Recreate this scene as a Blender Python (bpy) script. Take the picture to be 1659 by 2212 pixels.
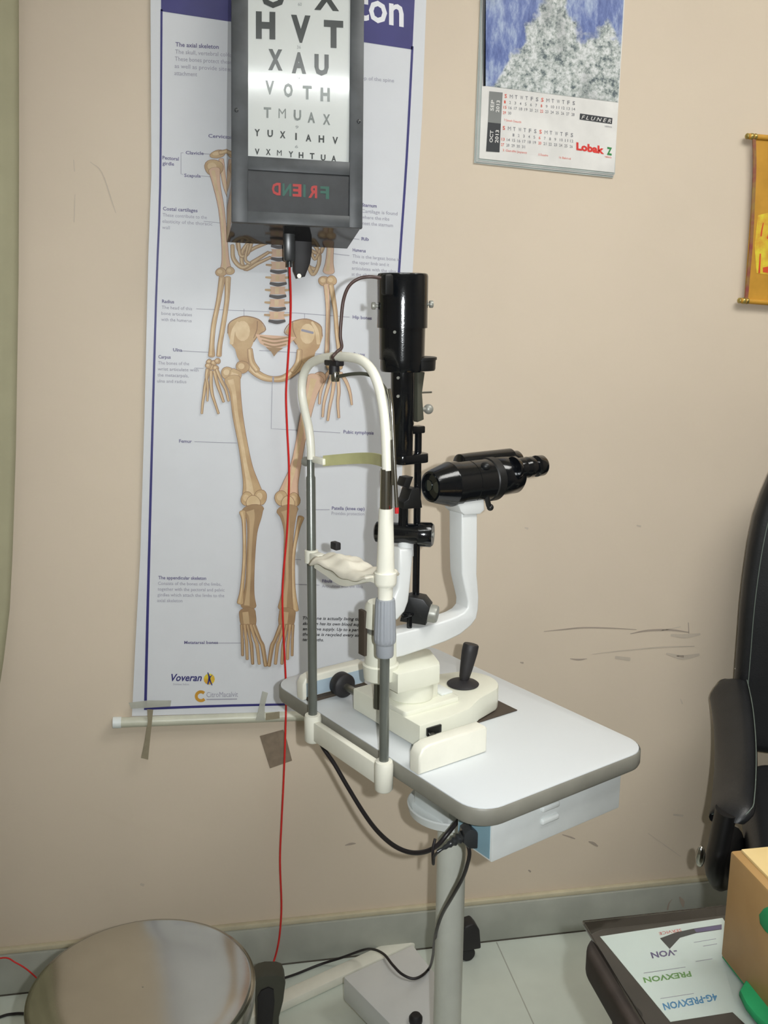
import bpy, bmesh, math, random
from mathutils import Vector, Matrix
from math import radians, sin, cos, pi, tan, sqrt, atan2
random.seed(7)
for o in list(bpy.data.objects): bpy.data.objects.remove(o)
S = bpy.context.scene
COL = S.collection

# ------------------------------------------------------------------ camera
FPX, CX, CY, HC = 2100.0, 829.5, 1106.0, 1.45
_p, _y, _r = radians(12.25), radians(10.3), radians(0.45)
CAM = Vector((0, 0, HC))
fwd = Vector((sin(_y)*cos(_p), cos(_y)*cos(_p), -sin(_p)))
_rt = Vector((cos(_y), -sin(_y), 0)); _up = _rt.cross(fwd)
RT = _rt*cos(_r) + _up*sin(_r); UP = _up*cos(_r) - _rt*sin(_r)
cd = bpy.data.cameras.new('camera'); cam = bpy.data.objects.new('camera', cd); COL.objects.link(cam)
cd.sensor_fit = 'VERTICAL'; cd.sensor_height = 24.0; cd.lens = FPX/2212*24.0; cd.clip_start = 0.02
cam.matrix_world = Matrix(((RT.x, UP.x, -fwd.x, 0), (RT.y, UP.y, -fwd.y, 0), (RT.z, UP.z, -fwd.z, HC), (0, 0, 0, 1)))
S.camera = cam
# ------------------------------------------------------------------ world, lights, exposure
w = bpy.data.worlds.new('world'); S.world = w; w.use_nodes = True
w.node_tree.nodes['Background'].inputs[0].default_value = (0.9, 0.95, 1, 1)
w.node_tree.nodes['Background'].inputs[1].default_value = 0.05
S.view_settings.view_transform = 'Standard'; S.view_settings.look = 'None'
S.view_settings.exposure = 0.83; S.view_settings.gamma = 1.0; S.view_settings.use_curve_mapping = False
FLASH_W, TUBE_STRENGTH, ROOM_W = 34.0, 27.0, 14.0
fl = bpy.data.lights.new('camera_flash', 'SPOT'); fl.spot_size = radians(96); fl.spot_blend = 1.0; fl.energy = FLASH_W; fl.shadow_soft_size = 0.008; fl.color = (0.96, 1.0, 1.02)
flo = bpy.data.objects.new('camera_flash', fl); COL.objects.link(flo)
flo.matrix_world = cam.matrix_world.copy(); flo.location = CAM + RT*0.055 + UP*0.012 + fwd*0.01
rl = bpy.data.lights.new('room_light', 'AREA'); rl.shape = 'RECTANGLE'; rl.size = 1.2; rl.size_y = 0.6; rl.energy = ROOM_W; rl.color = (1.0, 0.99, 0.95)
rlo = bpy.data.objects.new('room_light', rl); COL.objects.link(rlo); rlo.location = (1.25, 0.75, 2.68)

def ray(px, py): return fwd + RT*((px-CX)/FPX) - UP*((py-CY)/FPX)
def onY(px, py, Y): d = ray(px, py); return CAM + d*(Y/d.y)
def onZ(px, py, z): d = ray(px, py); return CAM + d*((z-HC)/d.z)
def onP(px, py, pt, n): d = ray(px, py); return CAM + d*((pt-CAM).dot(n)/d.dot(n))
# instrument table frame
TH = radians(25.4); C0 = Vector((0.36, 1.41, 0))
UA = Vector((cos(TH), sin(TH), 0)); VA = Vector((-sin(TH), cos(TH), 0))
MS = Matrix.Translation(C0) @ Matrix.Rotation(TH, 4, 'Z')
VC = 0.012
def tol(P): d = P-C0; return Vector((d.dot(UA), d.dot(VA), P.z))
def L(px, py, v=VC): return tol(onP(px, py, C0+VA*v, VA))
def LU(px, py, u): return tol(onP(px, py, C0+UA*u, UA))
def LZ(px, py, z): return tol(onZ(px, py, z))

# ------------------------------------------------------------------ materials
def lin(c):
    c = c/255.0
    return c/12.92 if c <= 0.04045 else ((c+0.055)/1.055)**2.4
def rgb(t): return (lin(t[0]), lin(t[1]), lin(t[2]), 1)
def mat(name, c, rough=0.5, metal=0.0, var=0.06, scale=20.0, bump=0.0, bscale=200.0, coat=0.0, c2=None, alpha=1.0, spec=0.5, thin=0):
    m = bpy.data.materials.new(name); m.use_nodes = True; nt = m.node_tree; b = nt.nodes['Principled BSDF']
    b.inputs['Roughness'].default_value = rough; b.inputs['Metallic'].default_value = metal
    b.inputs['Coat Weight'].default_value = coat; b.inputs['Specular IOR Level'].default_value = spec
    b.inputs['Alpha'].default_value = alpha
    tc = nt.nodes.new('ShaderNodeTexCoord'); nz = nt.nodes.new('ShaderNodeTexNoise'); nz.inputs['Scale'].default_value = scale; nz.inputs['Detail'].default_value = 4
    nt.links.new(tc.outputs['Object'], nz.inputs['Vector'])
    mx = nt.nodes.new('ShaderNodeMix'); mx.data_type = 'RGBA'
    A = rgb(c)
    if c2 is None:
        B = tuple(max(0, v*(1-var)) for v in A[:3])+(1,)
        A = tuple(min(1, v*(1+var)) for v in A[:3])+(1,)
    else: B = rgb(c2)
    mx.inputs['A'].default_value = A; mx.inputs['B'].default_value = B
    rp = nt.nodes.new('ShaderNodeValToRGB'); rp.color_ramp.elements[0].position = 0.35; rp.color_ramp.elements[1].position = 0.65
    nt.links.new(nz.outputs['Fac'], rp.inputs['Fac']); nt.links.new(rp.outputs['Color'], mx.inputs['Factor'])
    nt.links.new(mx.outputs['Result'], b.inputs['Base Color'])
    if bump > 0:
        n2 = nt.nodes.new('ShaderNodeTexNoise'); n2.inputs['Scale'].default_value = bscale; nt.links.new(tc.outputs['Object'], n2.inputs['Vector'])
        bp = nt.nodes.new('ShaderNodeBump'); bp.inputs['Strength'].default_value = bump; bp.inputs['Distance'].default_value = 0.002
        nt.links.new(n2.outputs['Fac'], bp.inputs['Height']); nt.links.new(bp.outputs['Normal'], b.inputs['Normal'])
    return m
M = {}
def dm(k, *a, **kw): M[k] = mat(k, *a, **kw)
dm('wall_paint', (217, 202, 182), 0.75, var=0.025, scale=2.2, bump=0.12, bscale=60, spec=0.3)
dm('room_paint', (158, 150, 138), 0.8); dm('ceiling_paint', (235, 232, 222), 0.8)
dm('floor_tile', (210, 217, 206), 0.2, var=0.05, scale=6, spec=0.5)
dm('skirting_stone', (172, 174, 164), 0.45, var=0.1, scale=9)
dm('skirting_cream', (198, 189, 162), 0.6)
dm('skirting_gap', (84, 78, 70), 0.8)
dm('scuff', (200, 187, 170), 0.8); dm('scuff_dark', (170, 156, 142), 0.8)
dm('curtain_cloth', (168, 164, 136), 0.85, var=0.05, scale=8)
dm('poster_paper', (216, 218, 222), 0.42, var=0.01)
dm('ink_navy', (52, 50, 116), 0.45); dm('ink_text', (104, 98, 138), 0.6); dm('ink_grey', (158, 156, 170), 0.6)
dm('ink_black', (42, 40, 46), 0.6); dm('ink_white', (236, 236, 240), 0.5)
dm('bone_dark', (140, 108, 80), 0.5, var=0.12, scale=60); dm('bone', (200, 170, 128), 0.5, c2=(182, 148, 108), scale=28); dm('bone_light', (222, 198, 160), 0.5, c2=(208, 180, 138), scale=40)
dm('bone_pink', (214, 178, 150), 0.5, var=0.05, scale=30); dm('disc_ink', (72, 66, 66), 0.5)
dm('shin', (170, 140, 102), 0.5, c2=(154, 124, 90), scale=25); dm('shin_light', (192, 164, 126), 0.5, var=0.05)
dm('roller_tube', (200, 200, 182), 0.35); dm('roller_cap', (225, 230, 228), 0.4)
dm('tape', (158, 148, 124), 0.35, var=0.08, alpha=0.75, scale=80); dm('tape_pale', (196, 196, 184), 0.35, alpha=0.55)
dm('tape_wide', (146, 130, 112), 0.35, var=0.12, alpha=0.85, scale=60)
dm('black_plastic', (52, 54, 56), 0.28, var=0.15, scale=25, spec=0.5)
dm('black_gloss', (40, 40, 42), 0.09, var=0.15, spec=0.8)
dm('chart_frame', (70, 73, 76), 0.42, var=0.25, scale=18)
dm('chart_name', (48, 50, 53), 0.35, var=0.15, scale=40)
dm('chart_white', (214, 218, 216), 0.11, var=0.01, coat=0.4)
dm('letter', (66, 70, 70), 0.2); dm('letter_mid', (122, 128, 126), 0.2); dm('letter_pale', (160, 164, 164), 0.2)
dm('led_red', (172, 52, 50), 0.4); dm('led_green', (40, 92, 78), 0.4)
dm('red_wire', (214, 40, 38), 0.4)
dm('calendar_paper', (226, 224, 220), 0.5); dm('page_edge', (176, 184, 180), 0.6); dm('cal_grey', (128, 130, 128), 0.5)
dm('cal_black', (52, 54, 58), 0.5); dm('cal_text', (140, 140, 144), 0.6); dm('cal_red', (222, 96, 76), 0.5); dm('logo_red', (216, 52, 44), 0.5); dm('logo_green', (44, 132, 66), 0.5)
dm('scroll_gold', (206, 152, 52), 0.6, c2=(190, 140, 44), scale=25); dm('scroll_yellow', (226, 208, 60), 0.6, c2=(214, 160, 50), scale=50)
dm('scroll_rim', (140, 70, 66), 0.6, c2=(150, 120, 64), scale=45); dm('gold', (168, 150, 88), 0.35, 0.7, var=0.3, scale=120)
dm('scroll_red', (214, 80, 40), 0.6)
dm('white_enamel', (221, 223, 222), 0.28, var=0.015, spec=0.5); dm('white_plastic', (228, 228, 212), 0.3, var=0.015)
dm('cream_plastic', (234, 232, 218), 0.35, var=0.03)
dm('table_laminate', (212, 216, 218), 0.38, var=0.012, scale=4); dm('edge_band', (134, 132, 122), 0.45, var=0.1, scale=14)
dm('pale_steel', (226, 230, 228), 0.4, 0.0, var=0.03); dm('pole_paint', (208, 210, 200), 0.3, var=0.03)
dm('blue_grey', (138, 172, 186), 0.45)
dm('chrome', (190, 190, 184), 0.16, 1.0, var=0.05); dm('dull_steel', (140, 138, 128), 0.3, 0.85, var=0.1, scale=60)
dm('bronze_steel', (124, 128, 122), 0.3, 0.55, var=0.1)
dm('scope_black', (14, 16, 19), 0.13, var=0.1, bump=0.05, bscale=600, spec=0.6)
dm('scope_matte', (18, 19, 20), 0.45, var=0.1); dm('scope_lens', (38, 44, 42), 0.05, spec=1.0)
dm('rubber', (36, 34, 36), 0.55, var=0.1); dm('cable_black', (38, 34, 36), 0.4); dm('cable_brown', (72, 54, 50), 0.4)
dm('grip_grey', (154, 158, 164), 0.5, var=0.04); dm('grey_metal', (150, 150, 142), 0.4, 0.3, var=0.1)
dm('band_olive', (180, 178, 130), 0.45, var=0.06, scale=40); dm('tissue', (228, 222, 206), 0.8, var=0.04, scale=40)
dm('rail_blue', (176, 194, 206), 0.4); dm('dark_mat', (72, 62, 52), 0.7); dm('tip_red', (196, 30, 36), 0.4)
dm('steel_seat', (182, 179, 170), 0.14, 1.0, var=0.05, scale=10, bump=0.015, bscale=600); dm('steel_rim', (150, 148, 138), 0.15, 1.0)
dm('dark_olive', (70, 70, 60), 0.5)
dm('leather', (30, 31, 33), 0.42, var=0.12, scale=14, bump=0.15, bscale=350); dm('stitch', (112, 124, 116), 0.7); dm('chair_plastic', (20, 20, 21), 0.4)
dm('desk_wood', (46, 38, 33), 0.6, var=0.2, scale=30); dm('desk_side', (40, 34, 32), 0.35, var=0.1)
dm('sheet_white', (228, 234, 230), 0.4, var=0.01); dm('flyer_purple', (100, 88, 130), 0.5); dm('flyer_green', (110, 160, 90), 0.5); dm('flyer_blue', (70, 140, 190), 0.5)
dm('wood_pale', (172, 136, 86), 0.5, c2=(156, 120, 70), scale=10); dm('wood_lid', (222, 196, 140), 0.45, c2=(210, 182, 122), scale=12)
dm('felt_green', (30, 140, 84), 0.9, var=0.12)
def glass_mat():
    m = bpy.data.materials.new('desk_glass'); m.use_nodes = True; b = m.node_tree.nodes['Principled BSDF']
    b.inputs['Base Color'].default_value = (0.96, 0.995, 0.975, 1); b.inputs['Roughness'].default_value = 0.02
    b.inputs['Transmission Weight'].default_value = 1; b.inputs['IOR'].default_value = 1.45
    return m
M['glass'] = glass_mat()
def emit(name, c, s):
    m = bpy.data.materials.new(name); m.use_nodes = True; nt = m.node_tree; b = nt.nodes['Principled BSDF']
    b.inputs['Emission Color'].default_value = c; b.inputs['Emission Strength'].default_value = s; return m
M['tube_glow'] = emit('tube_glow', (0.97, 1.0, 0.99, 1), TUBE_STRENGTH)
def mountain():
    m = bpy.data.materials.new('mountain_print'); m.use_nodes = True; nt = m.node_tree; b = nt.nodes['Principled BSDF']; b.inputs['Roughness'].default_value = 0.4
    N = nt.nodes.new; K = nt.links.new
    tc = N('ShaderNodeTexCoord'); sp = N('ShaderNodeSeparateXYZ'); K(tc.outputs['Object'], sp.inputs[0])
    mp = N('ShaderNodeMapping'); mp.inputs['Rotation'].default_value = (0, radians(-38), 0); mp.inputs['Scale'].default_value = (1, 1, 0.35); K(tc.outputs['Object'], mp.inputs[0])
    n1 = N('ShaderNodeTexNoise'); n1.inputs['Scale'].default_value = 34; n1.inputs['Detail'].default_value = 6; n1.inputs['Roughness'].default_value = 0.7; K(mp.outputs[0], n1.inputs['Vector'])
    r1 = N('ShaderNodeValToRGB'); e = r1.color_ramp.elements; e[0].position = 0.36; e[0].color = rgb((62, 80, 140)); e[1].position = 0.66; e[1].color = rgb((178, 192, 214))
    q = e.new(0.5); q.color = rgb((104, 122, 178)); K(n1.outputs['Fac'], r1.inputs['Fac'])
    n2 = N('ShaderNodeTexNoise'); n2.inputs['Scale'].default_value = 85; n2.inputs['Detail'].default_value = 8; n2.inputs['Roughness'].default_value = 0.75; K(tc.outputs['Object'], n2.inputs['Vector'])
    r2 = N('ShaderNodeValToRGB'); e = r2.color_ramp.elements; e[0].position = 0.38; e[0].color = rgb((86, 98, 104)); e[1].position = 0.6; e[1].color = rgb((222, 224, 224))
    q = e.new(0.47); q.color = rgb((168, 176, 172)); K(n2.outputs['Fac'], r2.inputs['Fac'])
    # tree line: z below a line rising towards the middle, broken up by noise
    n3 = N('ShaderNodeTexNoise'); n3.inputs['Scale'].default_value = 22; n3.inputs['Detail'].default_value = 5; K(tc.outputs['Object'], n3.inputs['Vector'])
    def mth(op, a, c=None, d=None):
        n = N('ShaderNodeMath'); n.operation = op
        for i, v in enumerate((a, c, d)):
            if v is None: continue
            if isinstance(v, (int, float)): n.inputs[i].default_value = v
            else: K(v, n.inputs[i])
        return n.outputs[0]
    X = sp.outputs['X']; Z = mth('SUBTRACT', sp.outputs['Z'], 0.148)
    hA = mth('SUBTRACT', mth('MULTIPLY_ADD', X, 1.5, -0.045), Z)
    pk = mth('MAXIMUM', mth('SUBTRACT', 0.055, mth('ABSOLUTE', mth('SUBTRACT', X, 0.135))), 0.0)
    hB = mth('SUBTRACT', mth('MULTIPLY_ADD', pk, 3.0, 0.085), Z)
    h = mth('ADD', mth('MINIMUM', hA, hB), mth('MULTIPLY_ADD', n3.outputs['Fac'], 0.16, -0.08))
    mr = N('ShaderNodeMapRange'); mr.inputs['From Min'].default_value = 0.008; mr.inputs['From Max'].default_value = -0.008; K(h, mr.inputs['Value'])
    mx = N('ShaderNodeMix'); mx.data_type = 'RGBA'; K(mr.outputs[0], mx.inputs['Factor']); K(r2.outputs[0], mx.inputs['A']); K(r1.outputs[0], mx.inputs['B'])
    # dark gully on the left
    n4 = N('ShaderNodeTexNoise'); n4.inputs['Scale'].default_value = 16; n4.inputs['Detail'].default_value = 3; K(mp.outputs[0], n4.inputs['Vector'])
    r4 = N('ShaderNodeValToRGB'); r4.color_ramp.elements[0].position = 0.58; r4.color_ramp.elements[1].position = 0.72; r4.color_ramp.elements[0].color = (0, 0, 0, 1); r4.color_ramp.elements[1].color = (0.6, 0.6, 0.6, 1); K(n4.outputs['Fac'], r4.inputs['Fac'])
    m5 = N('ShaderNodeMix'); m5.data_type = 'RGBA'; K(r4.outputs[0], m5.inputs['Factor']); K(mx.outputs['Result'], m5.inputs['A']); m5.inputs['B'].default_value = rgb((70, 78, 82))
    K(m5.outputs['Result'], b.inputs['Base Color']); return m
M['mountain'] = mountain()

# ------------------------------------------------------------------ mesh helpers
WM = {}          # object name -> world matrix of things and parts
def frame(d):
    d = Vector(d).normalized(); a = Vector((0, 0, 1)) if abs(d.z) < 0.9 else Vector((1, 0, 0))
    e1 = d.cross(a).normalized(); e2 = d.cross(e1).normalized(); return e1, e2, d
def smooth_path(pts, n=8):
    P = [Vector(p) for p in pts]
    if len(P) < 3: return P
    Q = [P[0]*2-P[1]]+P+[P[-1]*2-P[-2]]; out = []
    for i in range(1, len(Q)-2):
        a, b, c, d = Q[i-1:i+3]
        for k in range(n):
            t = k/n; out.append(0.5*((2*b)+(c-a)*t+(2*a-5*b+4*c-d)*t*t+(3*b-a-3*c+d)*t**3))
    out.append(P[-1]); return out
class MB:
    def __init__(s, mx=None): s.v = []; s.f = []; s.mi = []; s.mats = []; s.mx = mx or Matrix.Identity(4)
    def add(s, vs, fs, m):
        if m not in s.mats: s.mats.append(m)
        k = s.mats.index(m); n = len(s.v)
        s.v += [s.mx @ Vector(p) for p in vs]
        for f in fs: s.f.append([n+i for i in f]); s.mi.append(k)
        return s
    def bm(s, bm, m):
        bm.verts.ensure_lookup_table(); bm.verts.index_update()
        s.add([v.co.copy() for v in bm.verts], [[v.index for v in f.verts] for f in bm.faces], m); bm.free(); return s
    def box(s, lo, hi, m, bev=0.0, seg=2, rot=None, pivot=None):
        bm = bmesh.new(); bmesh.ops.create_cube(bm, size=1)
        lo = Vector(lo); hi = Vector(hi); c = (lo+hi)/2; d = hi-lo
        for v in bm.verts: v.co = Vector((v.co.x*d.x, v.co.y*d.y, v.co.z*d.z))
        if bev > 0: bmesh.ops.bevel(bm, geom=bm.edges[:], offset=bev, segments=seg, profile=0.5, affect='EDGES')
        R = rot.to_matrix().to_4x4() if rot is not None and not isinstance(rot, Matrix) else (rot or Matrix.Identity(4))
        for v in bm.verts: v.co = c + (R @ v.co)
        return s.bm(bm, m)
    def prism(s, poly, o, e1, e2, th, m, bev=0.0, seg=2, topm=None):
        # polygon (a,b) in plane o + a*e1 + b*e2, extruded by th along e1 x e2, centred
        e1 = Vector(e1); e2 = Vector(e2); n = e1.cross(e2).normalized(); o = Vector(o)
        bm = bmesh.new()
        A = [bm.verts.new(o+e1*a+e2*b-n*th/2) for a, b in poly]; B = [bm.verts.new(o+e1*a+e2*b+n*th/2) for a, b in poly]
        k = len(poly); bm.faces.new(A[::-1]); bm.faces.new(B)
        for i in range(k): bm.faces.new([A[i], A[(i+1) % k], B[(i+1) % k], B[i]])
        bmesh.ops.recalc_face_normals(bm, faces=bm.faces[:])
        if bev > 0:
            ed = [e for e in bm.edges if (e.verts[0] in A) == (e.verts[1] in A) or len(poly) <= 6]
            bmesh.ops.bevel(bm, geom=ed, offset=bev, segments=seg, profile=0.5, affect='EDGES', clamp_overlap=True)
        return s.bm(bm, m)
    def lathe(s, prof, o, d, m, n=32, ell=1.0, cap=True, e=None):
        e1, e2, ax = frame(d) if e is None else e; o = Vector(o); vs = []; fs = []
        for t, r in prof:
            for k in range(n):
                a = 2*pi*k/n; vs.append(o+ax*t+e1*(cos(a)*r)+e2*(sin(a)*r*ell))
        for i in range(len(prof)-1):
            for k in range(n):
                a = i*n+k; b = i*n+(k+1) % n; fs.append([a, b, b+n, a+n])
        if cap: fs.append(list(range(n))[::-1]); fs.append([(len(prof)-1)*n+k for k in range(n)])
        return s.add(vs, fs, m)
    def cyl(s, a, b, r, m, r2=None, n=24, bev=0.0):
        a = Vector(a); b = Vector(b); h = (b-a).length; r2 = r if r2 is None else r2
        pr = [(0, r), (h, r2)] if bev == 0 else [(0, r-bev), (bev*0.3, r-bev*0.3), (bev, r), (h-bev, r2), (h-bev*0.3, r2-bev*0.3), (h, r2-bev)]
        return s.lathe(pr, a, b-a, m, n)
    def tube(s, pts, r, m, n=10, sm=8):
        P = smooth_path(pts, sm) if sm else [Vector(p) for p in pts]; vs = []; fs = []
        rs = r if callable(r) else (lambda t: r)
        e1, _, _ = frame(P[1]-P[0])
        for i, p in enumerate(P):
            d = (P[min(i+1, len(P)-1)]-P[max(i-1, 0)]).normalized()
            e1 = (e1-d*e1.dot(d)).normalized(); e2 = d.cross(e1); rr = rs(i/(len(P)-1))
            for k in range(n): a = 2*pi*k/n; vs.append(p+e1*cos(a)*rr+e2*sin(a)*rr)
        for i in range(len(P)-1):
            for k in range(n): a = i*n+k; b = i*n+(k+1) % n; fs.append([a, b, b+n, a+n])
        fs.append(list(range(n))[::-1]); fs.append([(len(P)-1)*n+k for k in range(n)])
        return s.add(vs, fs, m)
    def sweep(s, pts, prof, up, m, sm=8):
        # closed 2-D profile swept along a path; prof(t)->[(a,b)], a along side, b along up
        P = smooth_path(pts, sm); vs = []; fs = []; n = None
        for i, p in enumerate(P):
            d = (P[min(i+1, len(P)-1)]-P[max(i-1, 0)]).normalized(); sd = d.cross(Vector(up)).normalized(); u2 = sd.cross(d)
            pr = prof(i/(len(P)-1)); n = len(pr)
            for a, b in pr: vs.append(p+sd*a+u2*b)
        for i in range(len(P)-1):
            for k in range(n): a = i*n+k; b = i*n+(k+1) % n; fs.append([a, b, b+n, a+n])
        fs.append(list(range(n))[::-1]); fs.append([(len(P)-1)*n+k for k in range(n)])
        return s.add(vs, fs, m)
    def poly(s, pts, m): return s.add(pts, [list(range(len(pts)))], m)
    def sphere(s, c, r, m, n=16, sc=(1, 1, 1)):
        c = Vector(c); bm = bmesh.new(); bmesh.ops.create_uvsphere(bm, u_segments=n, v_segments=n//2+2, radius=1)
        for v in bm.verts: v.co = c+Vector((v.co.x*r*sc[0], v.co.y*r*sc[1], v.co.z*r*sc[2]))
        return s.bm(bm, m)
    def build(s, name, parent=None, loc=None, sharp=40, flat=False, recalc=True):
        me = bpy.data.meshes.new(name); o = bpy.data.objects.new(name, me); COL.objects.link(o)
        if parent is not None:
            pm = WM[parent.name]; o.parent = parent; W = pm.copy()
        else:
            if loc is None:
                xs = [v.x for v in s.v]; ys = [v.y for v in s.v]; zs = [v.z for v in s.v]
                loc = ((min(xs)+max(xs))/2, (min(ys)+max(ys))/2, min(zs))
            W = Matrix.Translation(Vector(loc)); o.location = loc
        WM[o.name] = W; inv = W.inverted()
        me.from_pydata([inv @ v for v in s.v], [], s.f)
        for m in s.mats: me.materials.append(M[m])
        me.polygons.foreach_set('material_index', s.mi)
        if recalc:
            b = bmesh.new(); b.from_mesh(me); bmesh.ops.recalc_face_normals(b, faces=b.faces[:]); b.to_mesh(me); b.free()
        me.polygons.foreach_set('use_smooth', [not flat]*len(me.polygons))
        if not flat: me.set_sharp_from_angle(angle=radians(sharp))
        me.update(); return o
def thing(name, loc, label, cat, rz=0.0, group=None):
    o = bpy.data.objects.new(name, None); COL.objects.link(o); o.location = loc; o.rotation_euler = (0, 0, rz); o.empty_display_size = 0.05
    WM[o.name] = Matrix.Translation(Vector(loc)) @ Matrix.Rotation(rz, 4, 'Z'); tag(o, label, cat, group); return o
def tag(o, label, cat, group=None):
    o['label'] = label; o['category'] = cat
    if group: o['group'] = group
    return o
def struct(o): o['kind'] = 'structure'; return o

# text as flat faces, laid on a surface by a mapping (x,y)->point
_tc = {}
def glyphs(st, bold=0.0, shear=0.0):
    k = (st, bold, shear)
    if k in _tc: return _tc[k]
    c = bpy.data.curves.new('t', 'FONT'); c.body = st; c.resolution_u = 2; c.offset = bold; c.shear = shear
    ob = bpy.data.objects.new('t', c); me = bpy.data.meshes.new_from_object(ob)
    vs = [(v.co.x, v.co.y) for v in me.vertices]; fs = [list(p.vertices) for p in me.polygons]
    bpy.data.objects.remove(ob); bpy.data.meshes.remove(me); bpy.data.curves.remove(c)
    _tc[k] = (vs, fs); return _tc[k]
def text(mb, st, x0, y0, x1, y1, h, m, f, bold=0.0, shear=0.0, up=None):
    vs, fs = glyphs(st, bold, shear)
    if not vs: return
    mn = min(v[0] for v in vs); wd = max(v[0] for v in vs)-mn; CAPH = 0.69
    if up is None: up = (0.0, -1.0)
    mb.add([f(x0+(x1-x0)*(x-mn)/wd+up[0]*h*y/CAPH, y0+(y1-y0)*(x-mn)/wd+up[1]*h*y/CAPH) for x, y in vs], fs, m)
def stroke(mb, pts, m, f, sm=5, caps=True):
    # pts: (x, y, width) in image coordinates of the printed surface
    P = smooth_path([(x, y, wd) for x, y, wd in pts], sm) if sm and len(pts) > 2 else [Vector(p) for p in pts]
    Lf = []; Rt = []
    for i, p in enumerate(P):
        a = P[max(i-1, 0)]; b = P[min(i+1, len(P)-1)]; d = Vector((b.x-a.x, b.y-a.y)); d = d.normalized() if d.length > 0 else Vector((1, 0)); n = Vector((-d.y, d.x)); h = max(p.z, 0.3)/2
        Lf.append((p.x+n.x*h, p.y+n.y*h)); Rt.append((p.x-n.x*h, p.y-n.y*h))
    vs = [f(*q) for q in Lf]+[f(*q) for q in Rt]; k = len(P)
    fs = [[i, i+1, k+i+1, k+i] for i in range(k-1)]
    mb.add(vs, fs, m)
    if caps:
        for p, q in ((P[0], P[1]), (P[-1], P[-2])):
            o_ = Vector((p.x-q.x, p.y-q.y)); o_ = o_.normalized() if o_.length > 0 else Vector((1, 0)); n = Vector((-o_.y, o_.x)); r_ = max(p.z, 0.3)/2
            mb.poly([f(p.x+r_*(n.x*cos(a)+o_.x*sin(a)*0.55), p.y+r_*(n.y*cos(a)+o_.y*sin(a)*0.55)) for a in [pi*k/8 for k in range(9)]], m)
def blob(mb, x, y, rx, ry, m, f, rot=0.0, n=14, wob=0.0):
    c, s_ = cos(rot), sin(rot); pts = []
    for k in range(n):
        a = 2*pi*k/n; q = 1+wob*sin(3*a+x); X = cos(a)*rx*q; Y = sin(a)*ry*q; pts.append(f(x+X*c-Y*s_, y+X*s_+Y*c))
    mb.poly(pts, m)

# ================================================================== the room
YW = 1.93; X0, X1, Y0, ZC = -1.5, 2.4, -1.7, 2.75
b = MB(); b.box((X0-0.1, YW, -0.1), (X1+0.1, YW+0.1, ZC+0.1), 'wall_paint')
fw = lambda d: (lambda px, py: onY(px, py, YW-d))
for pts, m in [
    ([(1175, 1364, 1), (1215, 1360, 2.5), (1260, 1356, 3), (1320, 1357, 2.5), (1375, 1360, 1)], 'scuff_dark'),
    ([(1362, 1369, 1.5), (1400, 1362, 4), (1450, 1361, 4), (1488, 1366, 1.5)], 'scuff_dark'),
    ([(1430, 1362, 2), (1470, 1354, 1.5)], 'scuff'), ([(1487, 1345, 1.5), (1488, 1368, 2)], 'scuff_dark'),
    ([(1232, 1423, 1.5), (1250, 1425, 4), (1268, 1423, 1)], 'scuff_dark'), ([(1330, 1420, 6), (1360, 1424, 8)], 'scuff'),
    ([(1280, 1413, 1), (1350, 1405, 2), (1430, 1398, 3), (1500, 1396, 2)], 'scuff'), ([(1440, 1412, 4), (1475, 1420, 10), (1510, 1414, 5)], 'scuff'),
    ([(1450, 1372, 5), (1480, 1374, 9), (1512, 1370, 4)], 'scuff'), ([(1462, 1417, 2), (1476, 1418, 5)], 'scuff_dark'),
    ([(1124, 1431, 2), (1130, 1432, 4)], 'scuff_dark'), ([(1272, 1818, 2), (1282, 1822, 6), (1291, 1828, 3)], 'scuff_dark'),
    ([(1215, 1803, 1.5), (1232, 1808, 3), (1242, 1812, 2)], 'scuff_dark'), ([(746, 1826, 2), (758, 1823, 5), (768, 1822, 2)], 'scuff_dark'),
    ([(1142, 1880, 3), (1146, 1883, 4)], 'scuff_dark'), ([(304, 1910, 5), (310, 1912, 6)], 'scuff'),
    ([(159, 345, 1.5), (161, 370, 2.5)], 'scuff'), ([(195, 350, 1.5), (220, 372, 2), (240, 430, 2.5), (250, 460, 1.5)], 'scuff'),
    ([(162, 420, 1.5), (160, 480, 2)], 'scuff'), ([(130, 1720, 2), (330, 1800, 1.2)], 'wall_paint'), ([(1400, 1800, 1.2), (1470, 1850, 1.5)], 'scuff'),
    ([(1376, 1135, 3), (1384, 1137, 4)], 'scuff'), ([(1134, 1140, 3), (1140, 1142, 5)], 'scuff'), ([(1470, 1510, 2), (1474, 1520, 3)], 'scuff'), ([(1455, 1760, 4), (1475, 1762, 5)], 'scuff')]:
    stroke(b, pts, m, fw(0.0006), 4)
struct(b.build('wall_back', loc=(0.4, YW, 0)))
struct(MB().box((X0-0.1, Y0-0.1, -0.1), (X0, YW, ZC+0.1), 'room_paint').build('wall_left'))
struct(MB().box((X1, Y0-0.1, -0.1), (X1+0.1, YW, ZC+0.1), 'room_paint').build('wall_right'))
struct(MB().box((X0, Y0-0.1, -0.1), (X1, Y0, ZC+0.1), 'room_paint').build('wall_front'))
struct(MB().box((X0, Y0, ZC), (X1, YW, ZC+0.1), 'ceiling_paint').build('ceiling'))
b = MB(); b.box((X0, Y0, -0.1), (X1, YW, 0), 'floor_tile')
for k in range(-3, 5):  # tile joints
    x = k*0.6+0.02; b.box((x-0.0012, Y0, 0), (x+0.0012, YW-0.02, 0.0004), 'skirting_stone')
struct(b.build('floor'))
b = MB(); b.box((X0, YW-0.018, 0.004), (X1, YW, 0.096), 'skirting_stone', 0.002)
b.box((X0, YW-0.013, 0.096), (X1, YW, 0.107), 'skirting_cream', 0.002)
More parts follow.
